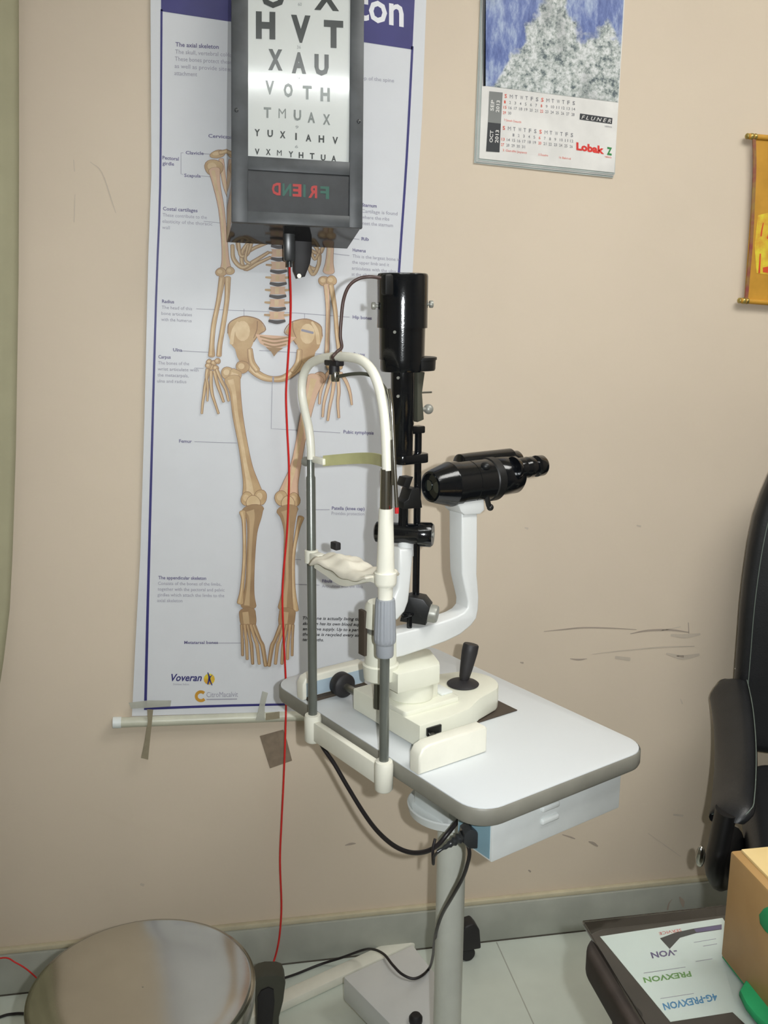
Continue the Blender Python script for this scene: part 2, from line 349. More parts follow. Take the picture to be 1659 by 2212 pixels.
b.box((X0, YW-0.017, 0), (X1, YW, 0.005), 'skirting_gap')
f_ = lambda px, py: onY(px, py, YW-0.0186)
stroke(b, [(1452, 1942, 1), (1445, 1952, 3), (1442, 1965, 4)], 'scuff_dark', f_, 4); stroke(b, [(1468, 1938, 3), (1474, 1948, 9), (1476, 1960, 2)], 'scuff_dark', f_, 4)
struct(b.build('baseboard_back'))

# ------------------------------------------------------------------ ceiling tube light (its reflection shows in the chart)
t = thing('tube_light', (0.20, 0.06, 2.75), 'white ceiling tube light fitting above the camera', 'lamp')
MB().box((-0.47, 0.02, 2.705), (0.87, 0.10, 2.75), 'white_enamel', 0.006).build('housing', t)
MB().cyl((-0.42, 0.06, 2.685), (0.82, 0.06, 2.685), 0.014, 'tube_glow').build('tube', t)

# ------------------------------------------------------------------ curtain at the left edge
b = MB(); rows = []; NZ, NX = 24, 70
edge = [(36, -120), (36, 0), (37, 300), (36, 600), (30, 1000), (20, 1300), (2, 1450), (-25, 1620), (-60, 1900)]
ez = [(onY(x, y, 1.84).z, onY(x, y, 1.84).x) for x, y in edge]
def ex(z):
    if z >= ez[0][0]: return ez[0][1]
    for (z1, x1), (z2, x2) in zip(ez, ez[1:]):
        if z <= z1 and z >= z2: return x1+(x2-x1)*(z1-z)/(z1-z2)
    return ez[-1][1]
vs = []
for j in range(NZ+1):
    z = 0.06+(2.5-0.06)*j/NZ; xe = ex(z)
    for i in range(NX+1):
        s_ = i/NX; x = xe-0.62*s_; vs.append(Vector((x, 1.845+0.022*cos(s_*2*pi*11)*(0.7+0.3*z/2.5)-0.006*cos(s_*40), z)))
fs = [[j*(NX+1)+i, j*(NX+1)+i+1, (j+1)*(NX+1)+i+1, (j+1)*(NX+1)+i] for j in range(NZ) for i in range(NX)]
b.add(vs, fs, 'curtain_cloth'); co = b.build('curtain', flat=False, sharp=80)
sd = co.modifiers.new('thick', 'SOLIDIFY'); sd.thickness = 0.002; tag(co, 'olive grey curtain hanging at the left edge of the wall', 'curtain')

# ================================================================== anatomy poster
t = thing('anatomy_poster', (0.12, YW-0.002, 0.58), 'long white skeleton anatomy poster taped to the wall behind the chart box', 'poster')
YP = YW-0.006
def pp(d): return lambda px, py: onY(px, py, YP-d)
b = MB(); g = pp(0)
Lx = [(331, -300), (325, 0), (327, 380), (320, 560), (312, 900), (303, 1200), (292, 1400), (285, 1547)]
Rx = [(936, -300), (921, 0), (912, 250), (893, 560), (880, 800), (862, 1150), (850, 1350), (842, 1530)]
vs = []; n_ = 12
for (a, c) in zip(Lx, Rx):
    for k in range(n_+1): q = k/n_; vs.append(g(a[0]+(c[0]-a[0])*q, a[1]+(c[1]-a[1])*q))
fs = [[j*(n_+1)+i, j*(n_+1)+i+1, (j+1)*(n_+1)+i+1, (j+1)*(n_+1)+i] for j in range(len(Lx)-1) for i in range(n_)]
b.add(vs, fs, 'poster_paper')
# printed frame and banner
g1 = pp(0.0006)
b.add([g1(347, -290), g1(905, -200), g1(891, 107), g1(348, 24)], [[0, 1, 2, 3]], 'ink_navy')
stroke(b, [(349, 20, 4.5), (346, 400, 4.5), (337, 650, 4.5), (322, 1200, 5.5), (314, 1530, 6)], 'ink_navy', g1, 3, False)
stroke(b, [(891, 100, 5), (878, 350, 5), (862, 585, 5), (846, 860, 5), (832, 1100, 5), (822, 1300, 5), (812, 1505, 5)], 'ink_navy', g1, 3, False)
stroke(b, [(311, 1531, 5.5), (500, 1524, 5), (660, 1520, 4.5), (814, 1508, 4.5)], 'ink_navy', g1, 3, False)
g2 = pp(0.0011); slope_up = (0.03, -1.0)
text(b, 'Skeleton', 612, 12, 872, 57, 66, 'ink_white', g2, bold=0.02)
def para(lines, x, y, lh, h, sl=0.09, m0='ink_text', m1='ink_grey', cw=None, head=True):
    for i, ln in enumerate(lines):
        hd = head and i == 0; wdt = len(ln)*(cw or h*0.72)*(1.06 if hd else 1.0)
        text(b, ln, x-i*0.6, y+i*lh, x-i*0.6+wdt, y+i*lh+wdt*sl, h, m0 if hd else m1, g1, bold=0.015 if hd else 0.0)
para(['The axial skeleton', 'The skull, vertebral column', 'These bones protect the or', 'as well as provide sites for', 'attachment'], 379, 100, 15.5, 9, 0.06, cw=4.9)
para(['', 'axis bone is the top of the spine'], 700, 150, 15, 8, 0.085, cw=4.6)
para(['Cervical'], 450, 297, 14, 7.5, 0.05, cw=5.3)
para(['Clavicle'], 401, 333, 14, 7, 0.04, cw=4.6); para(['Scapula'], 398, 382, 14, 7, 0.04, cw=4.8)
text(b, 'Pectoral', 351, 344, 386, 347, 7.5, 'ink_text', g1, 0.015); text(b, 'girdle', 351, 356, 376, 358, 7.5, 'ink_text', g1, 0.015)
para(['Costal cartilages', 'These contribute to the', 'elasticity of the thoracic', 'wall'], 352, 454, 13.5, 7.5, 0.06, cw=4.15)
para(['Radius', 'The head of this', 'bone articulates', 'with the humerus'], 350, 654, 13, 7, 0.05, cw=4.1)
para(['Ulna'], 374, 759, 12, 7, 0.04, cw=4.6)
para(['Carpus', 'The bones of the', 'wrist articulate with', 'the metacarpals,', 'ulna and radius'], 342, 774, 13, 7, 0.03, cw=4.2)
para(['Femur'], 387, 956, 12, 7, 0.03, cw=5.2)
para(['The appendicular skeleton', 'Consists of the bones of the limbs,', 'together with the pectoral and pelvic', 'girdles which attach the limbs to the', 'axial skeleton'], 342, 1251, 12.3, 7, 0.015, cw=3.9)
para(['Metatarsal bones'], 398, 1391, 12, 6.5, 0.0, cw=4.3)
para(['Sternum', 'Cartilage is found', 'where the ribs', 'meet the sternum'], 782, 446, 13, 7.5, 0.08, cw=4.3)
para(['Rib'], 781, 519, 12, 7, 0.08, cw=5)
para(['Humerus', 'This is the largest bone in', 'the upper limb and it', 'articulates with the ulna', 'at the elbow'], 762, 543, 13, 7, 0.08, cw=3.8)
para(['Hip bones'], 762, 688, 12, 7, 0.06, cw=4.3); para(['Coccyx'], 762, 768, 12, 7, 0.05, cw=4.2)
para(['Pubic symphysis'], 742, 936, 12, 7, 0.04, cw=4.1)
para(['Patella (knee cap)', 'Provides protection'], 717, 1101, 11, 7, 0.02, cw=3.7)
para(['Fibula', 'Articulates with the tibia'], 696, 1258, 11, 6.5, 0.01, cw=3.4)
for i, ln in enumerate(['The bone is actually living tissue. The', 'skeleton has its own blood supply', 'and nerve supply. Up to a part of', 'the bone is recycled every single', 'ten months.']):
    wd = len(ln)*4.1; text(b, ln, 654, 1338+i*11.6, 654+wd, 1338+i*11.6+wd*0.02, 6.5, 'ink_black', g1, 0.012, 0.25)
for pts in ([(452, 1389), (528, 1389)], [(420, 954), (512, 957)], [(424, 667), (640, 676), (755, 685)], [(527, 667), (527, 710)], [(658, 678), (658, 715)], [(392, 758), (450, 761)], [(420, 795), (440, 796)],
            [(391, 330), (391, 376), (396, 377)], [(391, 330), (396, 330)], [(435, 332), (470, 334)], [(434, 380), (455, 382)], [(440, 478), (520, 486)], [(588, 826), (586, 926), (640, 929), (735, 935)],
            [(660, 1101), (712, 1101)], [(628, 1208), (650, 1209)], [(638, 1262), (690, 1264)], [(720, 548), (755, 552)], [(735, 512), (776, 517)], [(560, 757), (700, 765)]):
    stroke(b, [(x, y, 1.1) for x, y in pts], 'ink_grey', g1, 0, False)
# logos
text(b, 'Voveran', 370, 1471, 436, 1471, 15, 'ink_navy', g1, 0.02, 0.3); text(b, 'Diclofenac Sodium', 374, 1480, 408, 1480, 4, 'ink_grey', g1)
blob(b, 452, 1467, 12, 12, 'scroll_yellow', g1); stroke(b, [(449, 1453, 2), (452, 1464, 4), (449, 1478, 3)], 'ink_navy', g2); stroke(b, [(458, 1458, 1), (453, 1466, 3), (458, 1480, 2)], 'ink_navy', g2)
stroke(b, [(442+10*cos(a), 1504+9.5*sin(a), 6.5) for a in [radians(q) for q in range(-45, -330, -25)]], 'scroll_gold', lambda x, y: g1(x-8, y), 3, False)
text(b, 'CitroMacalvit', 446, 1506, 514, 1505, 11, 'ink_grey', g1, 0.0); stroke(b, [(446, 1511, 2), (512, 1510, 2)], 'ink_grey', g1, 0, False)
# the printed skeleton
_lay = [0]
def nx():
    _lay[0] += 1; return pp(0.0013+_lay[0]*1.3e-5)
def bone(pts, m='bone', edge_='bone_dark', hl='bone_light', k=0.0, hx=-0.12):
    stroke(b, [(x, y, w_+2.0) for x, y, w_ in pts], edge_, nx(), 5)
    stroke(b, [(x, y, w_) for x, y, w_ in pts], m, nx(), 5)
    stroke(b, [(x+w_*hx, y, w_*0.38) for x, y, w_ in pts], hl, nx(), 5, False)
def oval(x, y, rx, ry, rot=0, m='bone', hl='bone_light', k=0.0):
    blob(b, x, y, rx+1.1, ry+1.1, 'bone_dark', nx(), rot, 18, 0.04); blob(b, x, y, rx, ry, m, nx(), rot, 18, 0.04); blob(b, x-rx*0.2, y-ry*0.15, rx*0.5, ry*0.5, hl, nx(), rot, 12)
# spine
for i in range(15):
    y = 330+i*27.0; x = 610-i*0.9
    if i == 14: continue
    stroke(b, [(x-27, y-1, 4), (x-14, y, 6)], 'bone', nx()); stroke(b, [(x+14, y, 6), (x+27, y-1, 4)], 'bone', nx()); P_ = [(x-17, y-8), (x+17, y-8), (x+14, y), (x+18, y+9), (x-18, y+9), (x-14, y)]; f0 = nx(); b.poly([f0(*q) for q in P_], 'bone_pink'); f0 = nx(); b.poly([f0(x-6, y-6), f0(x+3, y-6), f0(x+2, y+7), f0(x-6, y+7)], 'bone_light')
    stroke(b, [(x-17, y+12, 6), (x, y+15, 8), (x+17, y+12, 6)], 'disc_ink', nx())
# ribs, mostly behind the box
for i in range(5):
    y = 370+i*34; q = 1-abs(i-1.5)*0.08
    for sgn in (-1, 1):
        cx = 606
        bone([(cx+sgn*20, y, 7), (cx+sgn*70*q, y+8, 7), (cx+sgn*104*q, y+40, 7), (cx+sgn*96*q, y+75, 7), (cx+sgn*60*q, y+62, 6), (cx+sgn*22, y+50, 5)], k=0.0)
bone([(502, 530, 7), (505, 560, 8), (525, 578, 8), (548, 565, 7), (580, 545, 5)]); bone([(515, 525, 6), (520, 552, 6), (535, 548, 6), (545, 520, 6)]); bone([(536, 530, 5), (530, 560, 5), (540, 570, 5)])
bone([(664, 535, 6), (662, 560, 6), (675, 592, 7), (687, 575, 6), (690, 540, 5)]); bone([(672, 545, 5), (680, 560, 5), (688, 548, 5)])
# clavicle and scapula
oval(470, 333, 16, 8, -0.2); bone([(475, 330, 8), (520, 322, 7), (590, 330, 7)]); bone([(478, 345, 10), (486, 400, 8), (500, 440, 6)], 'bone_pink')
# left arm of the print
oval(462, 362, 20, 17, 0.2); bone([(463, 368, 24), (468, 400, 15), (478, 450, 12), (484, 510, 12), (487, 560, 15), (488, 586, 26)], m='bone_pink')
oval(477, 588, 11, 9); oval(497, 585, 9, 8)
bone([(480, 600, 13), (472, 650, 9), (462, 700, 9), (458, 740, 9), (457, 768, 13)]); bone([(492, 600, 12), (490, 650, 9), (481, 710, 9), (475, 745, 9), (473, 768, 10)])
for x, y in ((452, 782), (462, 784), (470, 780), (456, 793), (466, 795), (450, 790)): oval(x, y, 6, 5.5)
for pts in ([(450, 800, 6), (444, 830, 6), (441, 850, 5), (438, 870, 4), (436, 893, 3.5)], [(456, 802, 6), (456, 830, 6), (459, 853, 5), (465, 872, 4), (472, 893, 3.5)], [(463, 802, 6), (470, 830, 6), (477, 850, 5), (483, 868, 4)],
            [(468, 798, 6), (478, 822, 6), (488, 842, 5), (494, 866, 4)], [(448, 798, 6), (446, 815, 5), (449, 835, 4), (448, 866, 3)]):
    bone(pts)
# right arm of the print
bone([(716, 500, 13), (712, 560, 15), (710, 586, 24)], m='bone_pink'); oval(700, 607, 12, 10); oval(716, 606, 11, 10)
bone([(705, 616, 11), (708, 660, 8), (708, 710, 8), (706, 765, 9)], m='bone_pink'); bone([(715, 616, 10), (724, 670, 8), (728, 720, 8), (734, 765, 9)])
for x, y in ((712, 790), (722, 796), (733, 792), (715, 803), (728, 805)): oval(x, y, 7, 6)
for pts in ([(708, 806, 6), (699, 825, 6), (692, 850, 5), (690, 872, 4)], [(716, 812, 6), (708, 838, 6), (700, 870, 5), (697, 900, 4)], [(722, 812, 7), (719, 845, 6), (712, 880, 5), (708, 908, 4)], [(730, 812, 6), (732, 845, 6), (730, 870, 5), (732, 902, 4)],
            [(736, 806, 6), (748, 825, 6), (756, 848, 5), (760, 874, 3)]):
    bone(pts, m='bone_pink')
# pelvis
for sgn, cx in ((1, 0), (-1, 1188)):
    fx = (lambda x: x) if sgn == 1 else (lambda x: 1188-x)
    P = [(492, 720), (494, 700), (506, 690), (526, 683), (548, 686), (564, 694), (574, 712), (560, 722), (548, 738), (541, 756), (541, 775), (546, 790), (536, 798), (520, 786), (512, 770), (508, 754), (500, 745)]
    gp = nx(); b.poly([gp(fx(x)+(1.5 if sgn == -1 else 0), y+(6 if sgn == -1 else 0)) for x, y in P], 'bone'); stroke(b, [(fx(x), y+(6 if sgn == -1 else 0), 2) for x, y in P[:9]], 'bone_dark', nx(), 3)
    blob(b, fx(524), 715+(6 if sgn == -1 else 0), 16, 22, 'bone_light', nx()); stroke(b, [(fx(500), 742, 8), (fx(504), 715, 8), (fx(514), 696, 5)], 'bone_light', nx())
    stroke(b, [(fx(556), 694, 2), (fx(555), 712, 2), (fx(548), 730, 1.5)], 'bone_dark', nx())
bone([(538, 788, 20), (552, 804, 15), (570, 815, 13), (590, 819, 11), (612, 817, 13), (632, 804, 15), (650, 786, 20)], k=0.0003); bone([(540, 755, 10), (544, 782, 12), (556, 800, 11)], k=0.0003); bone([(647, 757, 10), (644, 784, 12), (632, 802, 11)], k=0.0003)
gp = nx(); b.poly([gp(*q) for q in [(552, 722), (640, 728), (625, 744), (605, 752), (592, 764), (580, 752), (562, 742)]], 'bone_pink')
for i, yy in enumerate((727, 735, 743)): stroke(b, [(562+i*4, yy, 3), (592, yy+6, 4), (626-i*4, yy+1, 3)], 'shin', nx())
gq = nx(); b.poly([gq(*q) for q in [(574, 750), (612, 752), (600, 760), (592, 770), (586, 760)]], 'shin')
stroke(b, [(590, 815, 4), (590, 825, 4)], 'ink_grey', nx())
stroke(b, [(652, 713, 5), (676, 719, 5)], 'ink_grey', nx(), 0)
# legs
oval(524, 793, 14, 13); oval(492, 806, 14, 13); bone([(502, 808, 24), (516, 812, 20)]); bone([(502, 820, 34), (508, 848, 23), (514, 900, 21), (525, 960, 19), (534, 1010, 23), (542, 1045, 33), (547, 1075, 48)], m='bone')
oval(534, 1078, 13, 15); oval(563, 1074, 13, 16); oval(547, 1085, 15, 14, 0, 'bone_light', 'bone_light', 0.0004)
oval(690, 816, 14, 12, 0, 'bone_pink'); bone([(682, 818, 36), (672, 852, 25), (660, 900, 22), (648, 960, 19), (638, 1010, 22), (628, 1045, 32), (622, 1075, 48)], m='bone_pink')
oval(607, 1076, 13, 16); oval(635, 1080, 13, 15); oval(622, 1086, 14, 14, 0, 'bone_light', 'bone_light', 0.0004)
for sgn, kx in ((1, 546), (-1, 624)):
    bone([(kx, 1103, 48), (kx+2*sgn, 1118, 32), (kx-1*sgn, 1150, 20), (kx-4*sgn, 1200, 17), (kx-6*sgn, 1250, 17), (kx-8*sgn, 1285, 22), (kx-9*sgn, 1308, 32)] if sgn == 1 else [(kx-3, 1103, 46), (kx-1, 1118, 32), (kx, 1150, 20), (kx-2, 1200, 17), (kx-2, 1250, 17), (kx-5, 1285, 22), (kx-7, 1312, 32)], 'shin', 'bone_dark', 'shin_light')
bone([(524, 1106, 13), (527, 1130, 7), (528, 1200, 6), (523, 1270, 7), (519, 1302, 13)], 'bone', 'bone_dark'); bone([(650, 1118, 13), (643, 1145, 7), (634, 1200, 6), (634, 1270, 7), (639, 1318, 11)], 'bone', 'bone_dark')
# feet
for sgn, ax_ in ((1, 538), (-1, 617)):
    bone([(ax_-4*sgn, 1322, 34), (ax_-2*sgn, 1340, 34), (ax_-1*sgn, 1352, 30)], 'shin', 'bone_dark', 'shin_light')
    for i, (dx, dy, w_) in enumerate(((36, 108, 8), (22, 104, 6), (8, 104, 6), (-4, 94, 5.5), (-14, 86, 5))):
        sx = 10-i*6.5
        bone([(ax_+sx*sgn, 1350, w_), (ax_+(sx*0.5+dx*0.5)*sgn, 1350+dy*0.3, w_*0.8), (ax_+(sx*0.25+dx*0.75)*sgn, 1330+dy*0.62, w_*0.95), (ax_+dx*sgn, 1330+dy, w_*0.8)], 'bone' if i % 2 else 'shin', 'bone_dark', 'shin_light', 0.0002)
po = b.build('sheet', t, flat=True, recalc=False)
MB().cyl(onY(249, 1561, YW-0.012), onY(876, 1538, YW-0.012), 0.0105, 'roller_tube', n=24).build('bottom_roller', t)
MB().cyl(onY(244, 1561, YW-0.012), onY(262, 1560.5, YW-0.012), 0.0117, 'roller_cap').build('end_cap', t)
MB().cyl(onY(300, -310, YW-0.012), onY(975, -220, YW-0.012), 0.0105, 'roller_tube').build('top_roller', t)
# tapes
def tape(name, pts, m, label, Y, cat='tape'):
    q = [onY(x, y, Y) for x, y in pts]; bk = [p+Vector((0, 0.0003, 0)) for p in q]; n = len(q)
    mb = MB(); mb.add(q+bk, [list(range(n)), list(range(n, 2*n))[::-1]]+[[i, (i+1) % n, n+(i+1) % n, n+i] for i in range(n)], m)
    return tag(mb.build(name, flat=True), label, cat)
YT = YW-0.0252
tape('tape_strip', [(318, 1532), (331, 1533), (327, 1572), (324, 1600), (320, 1641), (305, 1637), (313, 1598), (319, 1560)], 'tape', 'brown tape strip hanging below the left end of the poster roller', YT)
tape('tape_strip', [(278, 1518), (320, 1513), (370, 1513), (368, 1526), (320, 1529), (283, 1531)], 'tape_pale', 'pale tape strip lying across the bottom left corner of the poster', YP-0.005)
tape('tape_strip', [(567, 1493), (579, 1497), (572, 1525), (572, 1556), (552, 1556), (560, 1525)], 'tape_pale', 'pale vertical tape strip over the poster bottom beside the logo', YT-0.001)
tape('tape_strip', [(574, 1541), (604, 1537), (604, 1552), (574, 1556)], 'tape', 'short brown tape piece wrapped around the middle of the poster roller', YT-0.002)
tape('tape_patch', [(561, 1590), (612, 1576), (620, 1600), (631, 1643), (583, 1660), (572, 1625)], 'tape_wide', 'wide square brown tape patch on the wall under the poster roller', YW-0.001)

# ================================================================== eye chart box
tilt = radians(8.0); nF = Vector((0, -cos(tilt), sin(tilt)))
P0 = onY(500, 479, 1.795)
pF = lambda px, py: onP(px, py, P0, nF)
BR = pF(783, 493); eX = (BR-P0).normalized(); eZ = eX.cross(nF).normalized()*-1
if eZ.z < 0: eZ = -eZ
nF = eX.cross(eZ).normalized(); nF = nF if nF.y < 0 else -nF
BW = (BR-P0).length; BH = 0.56; BD = 0.098
MBX = Matrix.Translation(P0) @ Matrix((( eX.x, -nF.x, eZ.x, 0), (eX.y, -nF.y, eZ.y, 0), (eX.z, -nF.z, eZ.z, 0), (0, 0, 0, 1)))
inv = MBX.inverted()
def bl(px, py): q = inv @ onP(px, py, P0, nF); return q.x, q.z
t = thing('eye_chart_box', (P0.x+BW/2, YW-0.05, P0.z), 'black wall mounted vision test light box with a white letter chart', 'light box')
b = MB(MBX)
th = 0.004
xl0, zl0 = 0.0, 0.0
# tapered body (narrower at the back)
fr = [(0.002, 0.006, 0.002), (BW-0.002, 0.006, 0.002), (BW-0.002, 0.006, BH), (0.002, 0.006, BH)]
bk = [(-0.006, BD, -0.016), (BW-0.014, BD, -0.018), (BW-0.014, BD, BH), (-0.006, BD, BH)]
b.add(fr+bk, [[4, 5, 6, 7], [0, 1, 5, 4], [1, 2, 6, 5], [2, 3, 7, 6], [3, 0, 4, 7]], 'black_gloss')
b.build('body', t)
px0, pz0 = bl(536, 337); px1, pz1 = bl(755, 349); wx0 = px0; wx1 = px1; wz = (pz0+pz1)/2; nz0 = bl(536, 455)[1]; nz1 = bl(536, 366)[1]; wz1 = BH-0.03
b = MB(MBX)
b.box((0, 0, 0), (wx0, 0.012, BH), 'chart_frame', 0.0015); b.box((wx1, 0, 0), (BW, 0.012, BH), 'chart_frame', 0.0015)
b.box((wx0-0.001, 0, 0), (wx1+0.001, 0.012, nz0), 'chart_frame', 0.001); b.box((wx0-0.001, 0.0005, nz1), (wx1+0.001, 0.012, wz), 'chart_frame', 0.001); b.box((wx0-0.001, 0, wz1), (wx1+0.001, 0.012, BH), 'chart_frame', 0.001)
b.build('front_frame', t)
for x_, y_ in ((511, 238), (775, 262)):
    q = bl(x_, y_); m_ = MB(MBX).cyl((q[0], 0.001, q[1]), (q[0], -0.0025, q[1]), 0.0034, 'black_plastic', n=14, bev=0.0008); m_.build('screw', t)
# gently bowed acrylic chart panel
b = MB(MBX); nz_ = 40; vs = []; fs = []
def bow(z): q = (z-wz)/(wz1-wz); return 0.006-0.0035*sin(pi*min(max(q, 0), 1))-0.0
def bowx(x, z): return bow(z)+0.0016*((2*(x-wx0)/(wx1-wx0)-1)**2)
nx_ = 12
for j in range(nz_+1):
    z = wz+(wz1-wz)*j/nz_
    for i in range(nx_+1): x = wx0+(wx1-wx0)*i/nx_; vs.append((x, bowx(x, z), z))
fs = [[j*(nx_+1)+i, j*(nx_+1)+i+1, (j+1)*(nx_+1)+i+1, (j+1)*(nx_+1)+i] for j in range(nz_) for i in range(nx_)]
b.add(vs, fs, 'chart_white')
def gl(px, py): q = bl(px, py); return (q[0], bowx(q[0], q[1])-0.0006, q[1])
def row(st, xs, ys, h, wd, m, bold=0.03):
    for c, x, y in zip(st, xs, ys):
        w_ = wd*(0.28 if c == 'I' else 1.0); text(b, c, x-w_/2, y+h/2, x+w_/2, y+h/2+w_*0.05, h, m, gl, 0.0 if c == 'M' else bold)
row('OX', (590, 706), (-14, -8), 50, 54, 'letter', 0.04)
row('HVT', (574, 650, 721), (52, 60, 71), 52, 42, 'letter', 0.055)
row('XAU', (595, 646, 695), (127, 134, 138), 40, 31, 'letter', 0.055)
row('VOTH', (583, 623, 664, 703), (187, 193, 198, 202), 27, 20, 'letter_mid', 0.045)
row('TMUAX', (578, 610, 643, 673, 706), (241, 243, 247, 252, 256), 21, 16, 'letter_mid', 0.035)
row('YUXIAHV', (556, 584, 611, 640, 667, 695, 725), (284, 286, 289, 293, 296, 298, 301), 14, 12, 'letter', 0.035)
row('VXMYHTUA', (556, 580, 604, 629, 651, 675, 699, 722), (325, 326, 328, 331, 333, 335, 338, 340), 12, 10, 'letter', 0.03)
for st, x, y, h in (('60', 648, 8, 7), ('36', 646, 101, 7), ('24', 645, 168, 5.5), ('9', 642, 273, 6), ('6', 641, 315, 6)): text(b, st, x-h*0.6, y+h/2, x+h*0.6, y+h/2, h, 'letter_pale', gl, 0.02)
b.build('chart_panel', t, flat=False, sharp=60)
b = MB(MBX); b.box((wx0, 0.004, nz0), (wx1, 0.011, nz1), 'chart_name')
gn = lambda px, py: (bl(px, py)[0], 0.0034, bl(px, py)[1])
for c, x, y, m in (('D', 597, 407, 'led_red'), ('N', 620, 409, 'led_green'), ('E', 642, 410, 'led_red'), ('I', 658, 411, 'led_green'), ('R', 676, 413, 'led_red'), ('F', 702, 415, 'led_green')):
    w_ = 5 if c == 'I' else 19; text(b, c, x+w_/2, y+13, x-w_/2, y+12, 25, m, gn, 0.035)
b.build('name_plate', t, flat=True, recalc=False)
# plug and adapter under the box
t = thing('power_plug', onY(622, 570, 1.86), 'slim black plug with red wire hanging under the eye chart box', 'plug')
b = MB(); a0 = onY(624, 488, 1.85); a1 = onY(625, 570, 1.85)
b.box((a0.x-0.0105, 1.838, a1.z+0.004), (a0.x+0.0105, 1.862, a0.z+0.02), 'black_plastic', 0.004); b.cyl((a1.x, 1.85, a1.z-0.006), (a1.x, 1.85, a1.z+0.01), 0.005, 'black_plastic'); b.build('plug_body', t)
b = MB(); P = [onY(x, y, 1.885) for x, y in ((628, 470), (672, 475), (672, 545), (668, 570), (657, 598), (641, 602), (634, 585), (632, 520))]
o_ = P[0]; b.prism([((p-o_).x, (p-o_).z) for p in P], o_, (1, 0, 0), (0, 0, 1), 0.035, 'rubber', 0.003)
b.cyl(onY(646, 596, 1.868)+Vector((0, -0.003, 0)), onY(646, 596, 1.868)+Vector((0, 0.004, 0)), 0.004, 'dull_steel')
tag(b.build('mounting_bracket'), 'tapered black mounting bracket on the wall right of the plug under the chart box', 'bracket')
rw = [(625, 570), (628, 640), (627, 700), (622, 780), (618, 850), (620, 920), (624, 1000), (624, 1060), (620, 1150), (613, 1230), (610, 1290), (612, 1360), (616, 1440), (618, 1500), (616, 1600), (612, 1700), (608, 1780), (605, 1860), (608, 1950), (606, 2000), (601, 2040), (592, 2075)]
P = [onY(x, y, 1.85 if i == 0 else (1.885 if i == 1 else 1.90)) for i, (x, y) in enumerate(rw)]
P += [onY(578, 2106, 1.86), onY(562, 2124, 1.80)]
tag(MB().tube(P, 0.0021, 'red_wire', 8, 5).build('wire'), 'thin red wire running down the wall from the eye chart plug', 'wire')

# ================================================================== wall calendar
t = thing('wall_calendar', (onY(1030, 350, YW).x, YW-0.002, onY(1030, 352, YW).z), 'paper wall calendar with a snowy mountain forest picture on the wall', 'calendar')
def page(mb, pts, d0, d1, m):
    q = [onY(x, y, YW-d0) for x, y in pts]; r = [onY(x, y, YW-d1) for x, y in pts]
    mb.add(q+r, [[0, 1, 2, 3][::-1], [4, 5, 6, 7], [0, 1, 5, 4], [1, 2, 6, 5], [2, 3, 7, 6], [3, 0, 4, 7]], m)
b = MB(); page(b, [(1048, -260), (1352, -235), (1324, 384), (1024, 352)], 0.001, 0.003, 'page_edge'); page(b, [(1051, -260), (1353, -235), (1326, 380), (1028, 349)], 0.003, 0.005, 'calendar_paper'); page(b, [(1053, -260), (1355, -235), (1328, 377), (1030, 346)], 0.005, 0.007, 'page_edge')
b.build('back_pages', t, flat=True)
b = MB(); page(b, [(1058, -260), (1364, -235), (1327, 373), (1035, 342)], 0.007, 0.0085, 'calendar_paper')
gc = lambda px, py: onY(px, py, YW-0.0091)
qd = lambda x0, y0, x1, y1, x2, y2, x3, y3, m, f=gc: b.add([f(x0, y0), f(x1, y1), f(x2, y2), f(x3, y3)], [[0, 1, 2, 3]], m)
qd(1050, -250, 1360, -225, 1335, 221, 1046, 185, 'mountain')
qd(1043, -250, 1050, -250, 1049, 186, 1043, 186, 'cal_black')
qd(1057, 197, 1086, 200, 1082, 267, 1054, 264, 'cal_grey'); qd(1054, 264, 1082, 267, 1079, 329, 1050, 327, 'cal_black')
gd = lambda px, py: onY(px, py, YW-0.0095)
def vtext(st, x0, y0, x1, y1, h): text(b, st, x0, y0, x1, y1, h, 'calendar_paper', gd, 0.02, up=(-1.0, -0.1))
vtext('SEP', 1066, 240, 1068, 216, 7); vtext('2013', 1078, 243, 1080, 217, 7); vtext('OCT', 1064, 308, 1066, 282, 7); vtext('2013', 1076, 309, 1078, 281, 7)
def calrows(x0, y0, first, last):
    sl = 0.105
    for i, c in enumerate('SMTWTFSSMTWTFS'):
        x = x0+i*11.3; text(b, c, x, y0+8+i*11.3*sl, x+(6.5 if c in 'MW' else 5.2), y0+8.5+i*11.3*sl, 8, 'cal_red' if c == 'S' and i % 7 == 0 else 'cal_text', gc, 0.0 if c in 'MW' else 0.02)
    for r_ in range(3):
        for i in range(14):
            n = r_*14+i-first+1
            if n < 1 or n > last: continue
            x = x0-1.2*(r_+1)+i*11.3; y = y0+20+r_*11.5+i*11.3*sl; st = str(n); wd = 3.0*len(st)+0.6
            text(b, st, x, y, x+wd, y+0.4, 6, 'cal_red' if i % 7 == 0 else 'cal_text', gc, 0.01)
calrows(1090, 203, 0, 30); calrows(1086, 272, 2, 31)
qd(1253, 245, 1323, 255, 1322, 268, 1252, 258, 'cal_black')
text(b, 'F L U N E R', 1256, 256.5, 1320, 265.5, 8, 'calendar_paper', gd, 0.005, 0.35)
text(b, 'tablets', 1306, 274, 1322, 276, 4, 'cal_text', gc); text(b, 'Lobak', 1245, 323, 1305, 332, 15, 'logo_red', gc, 0.05); text(b, 'Z', 1311, 333, 1322, 335, 15, 'logo_green', gc, 0.05)
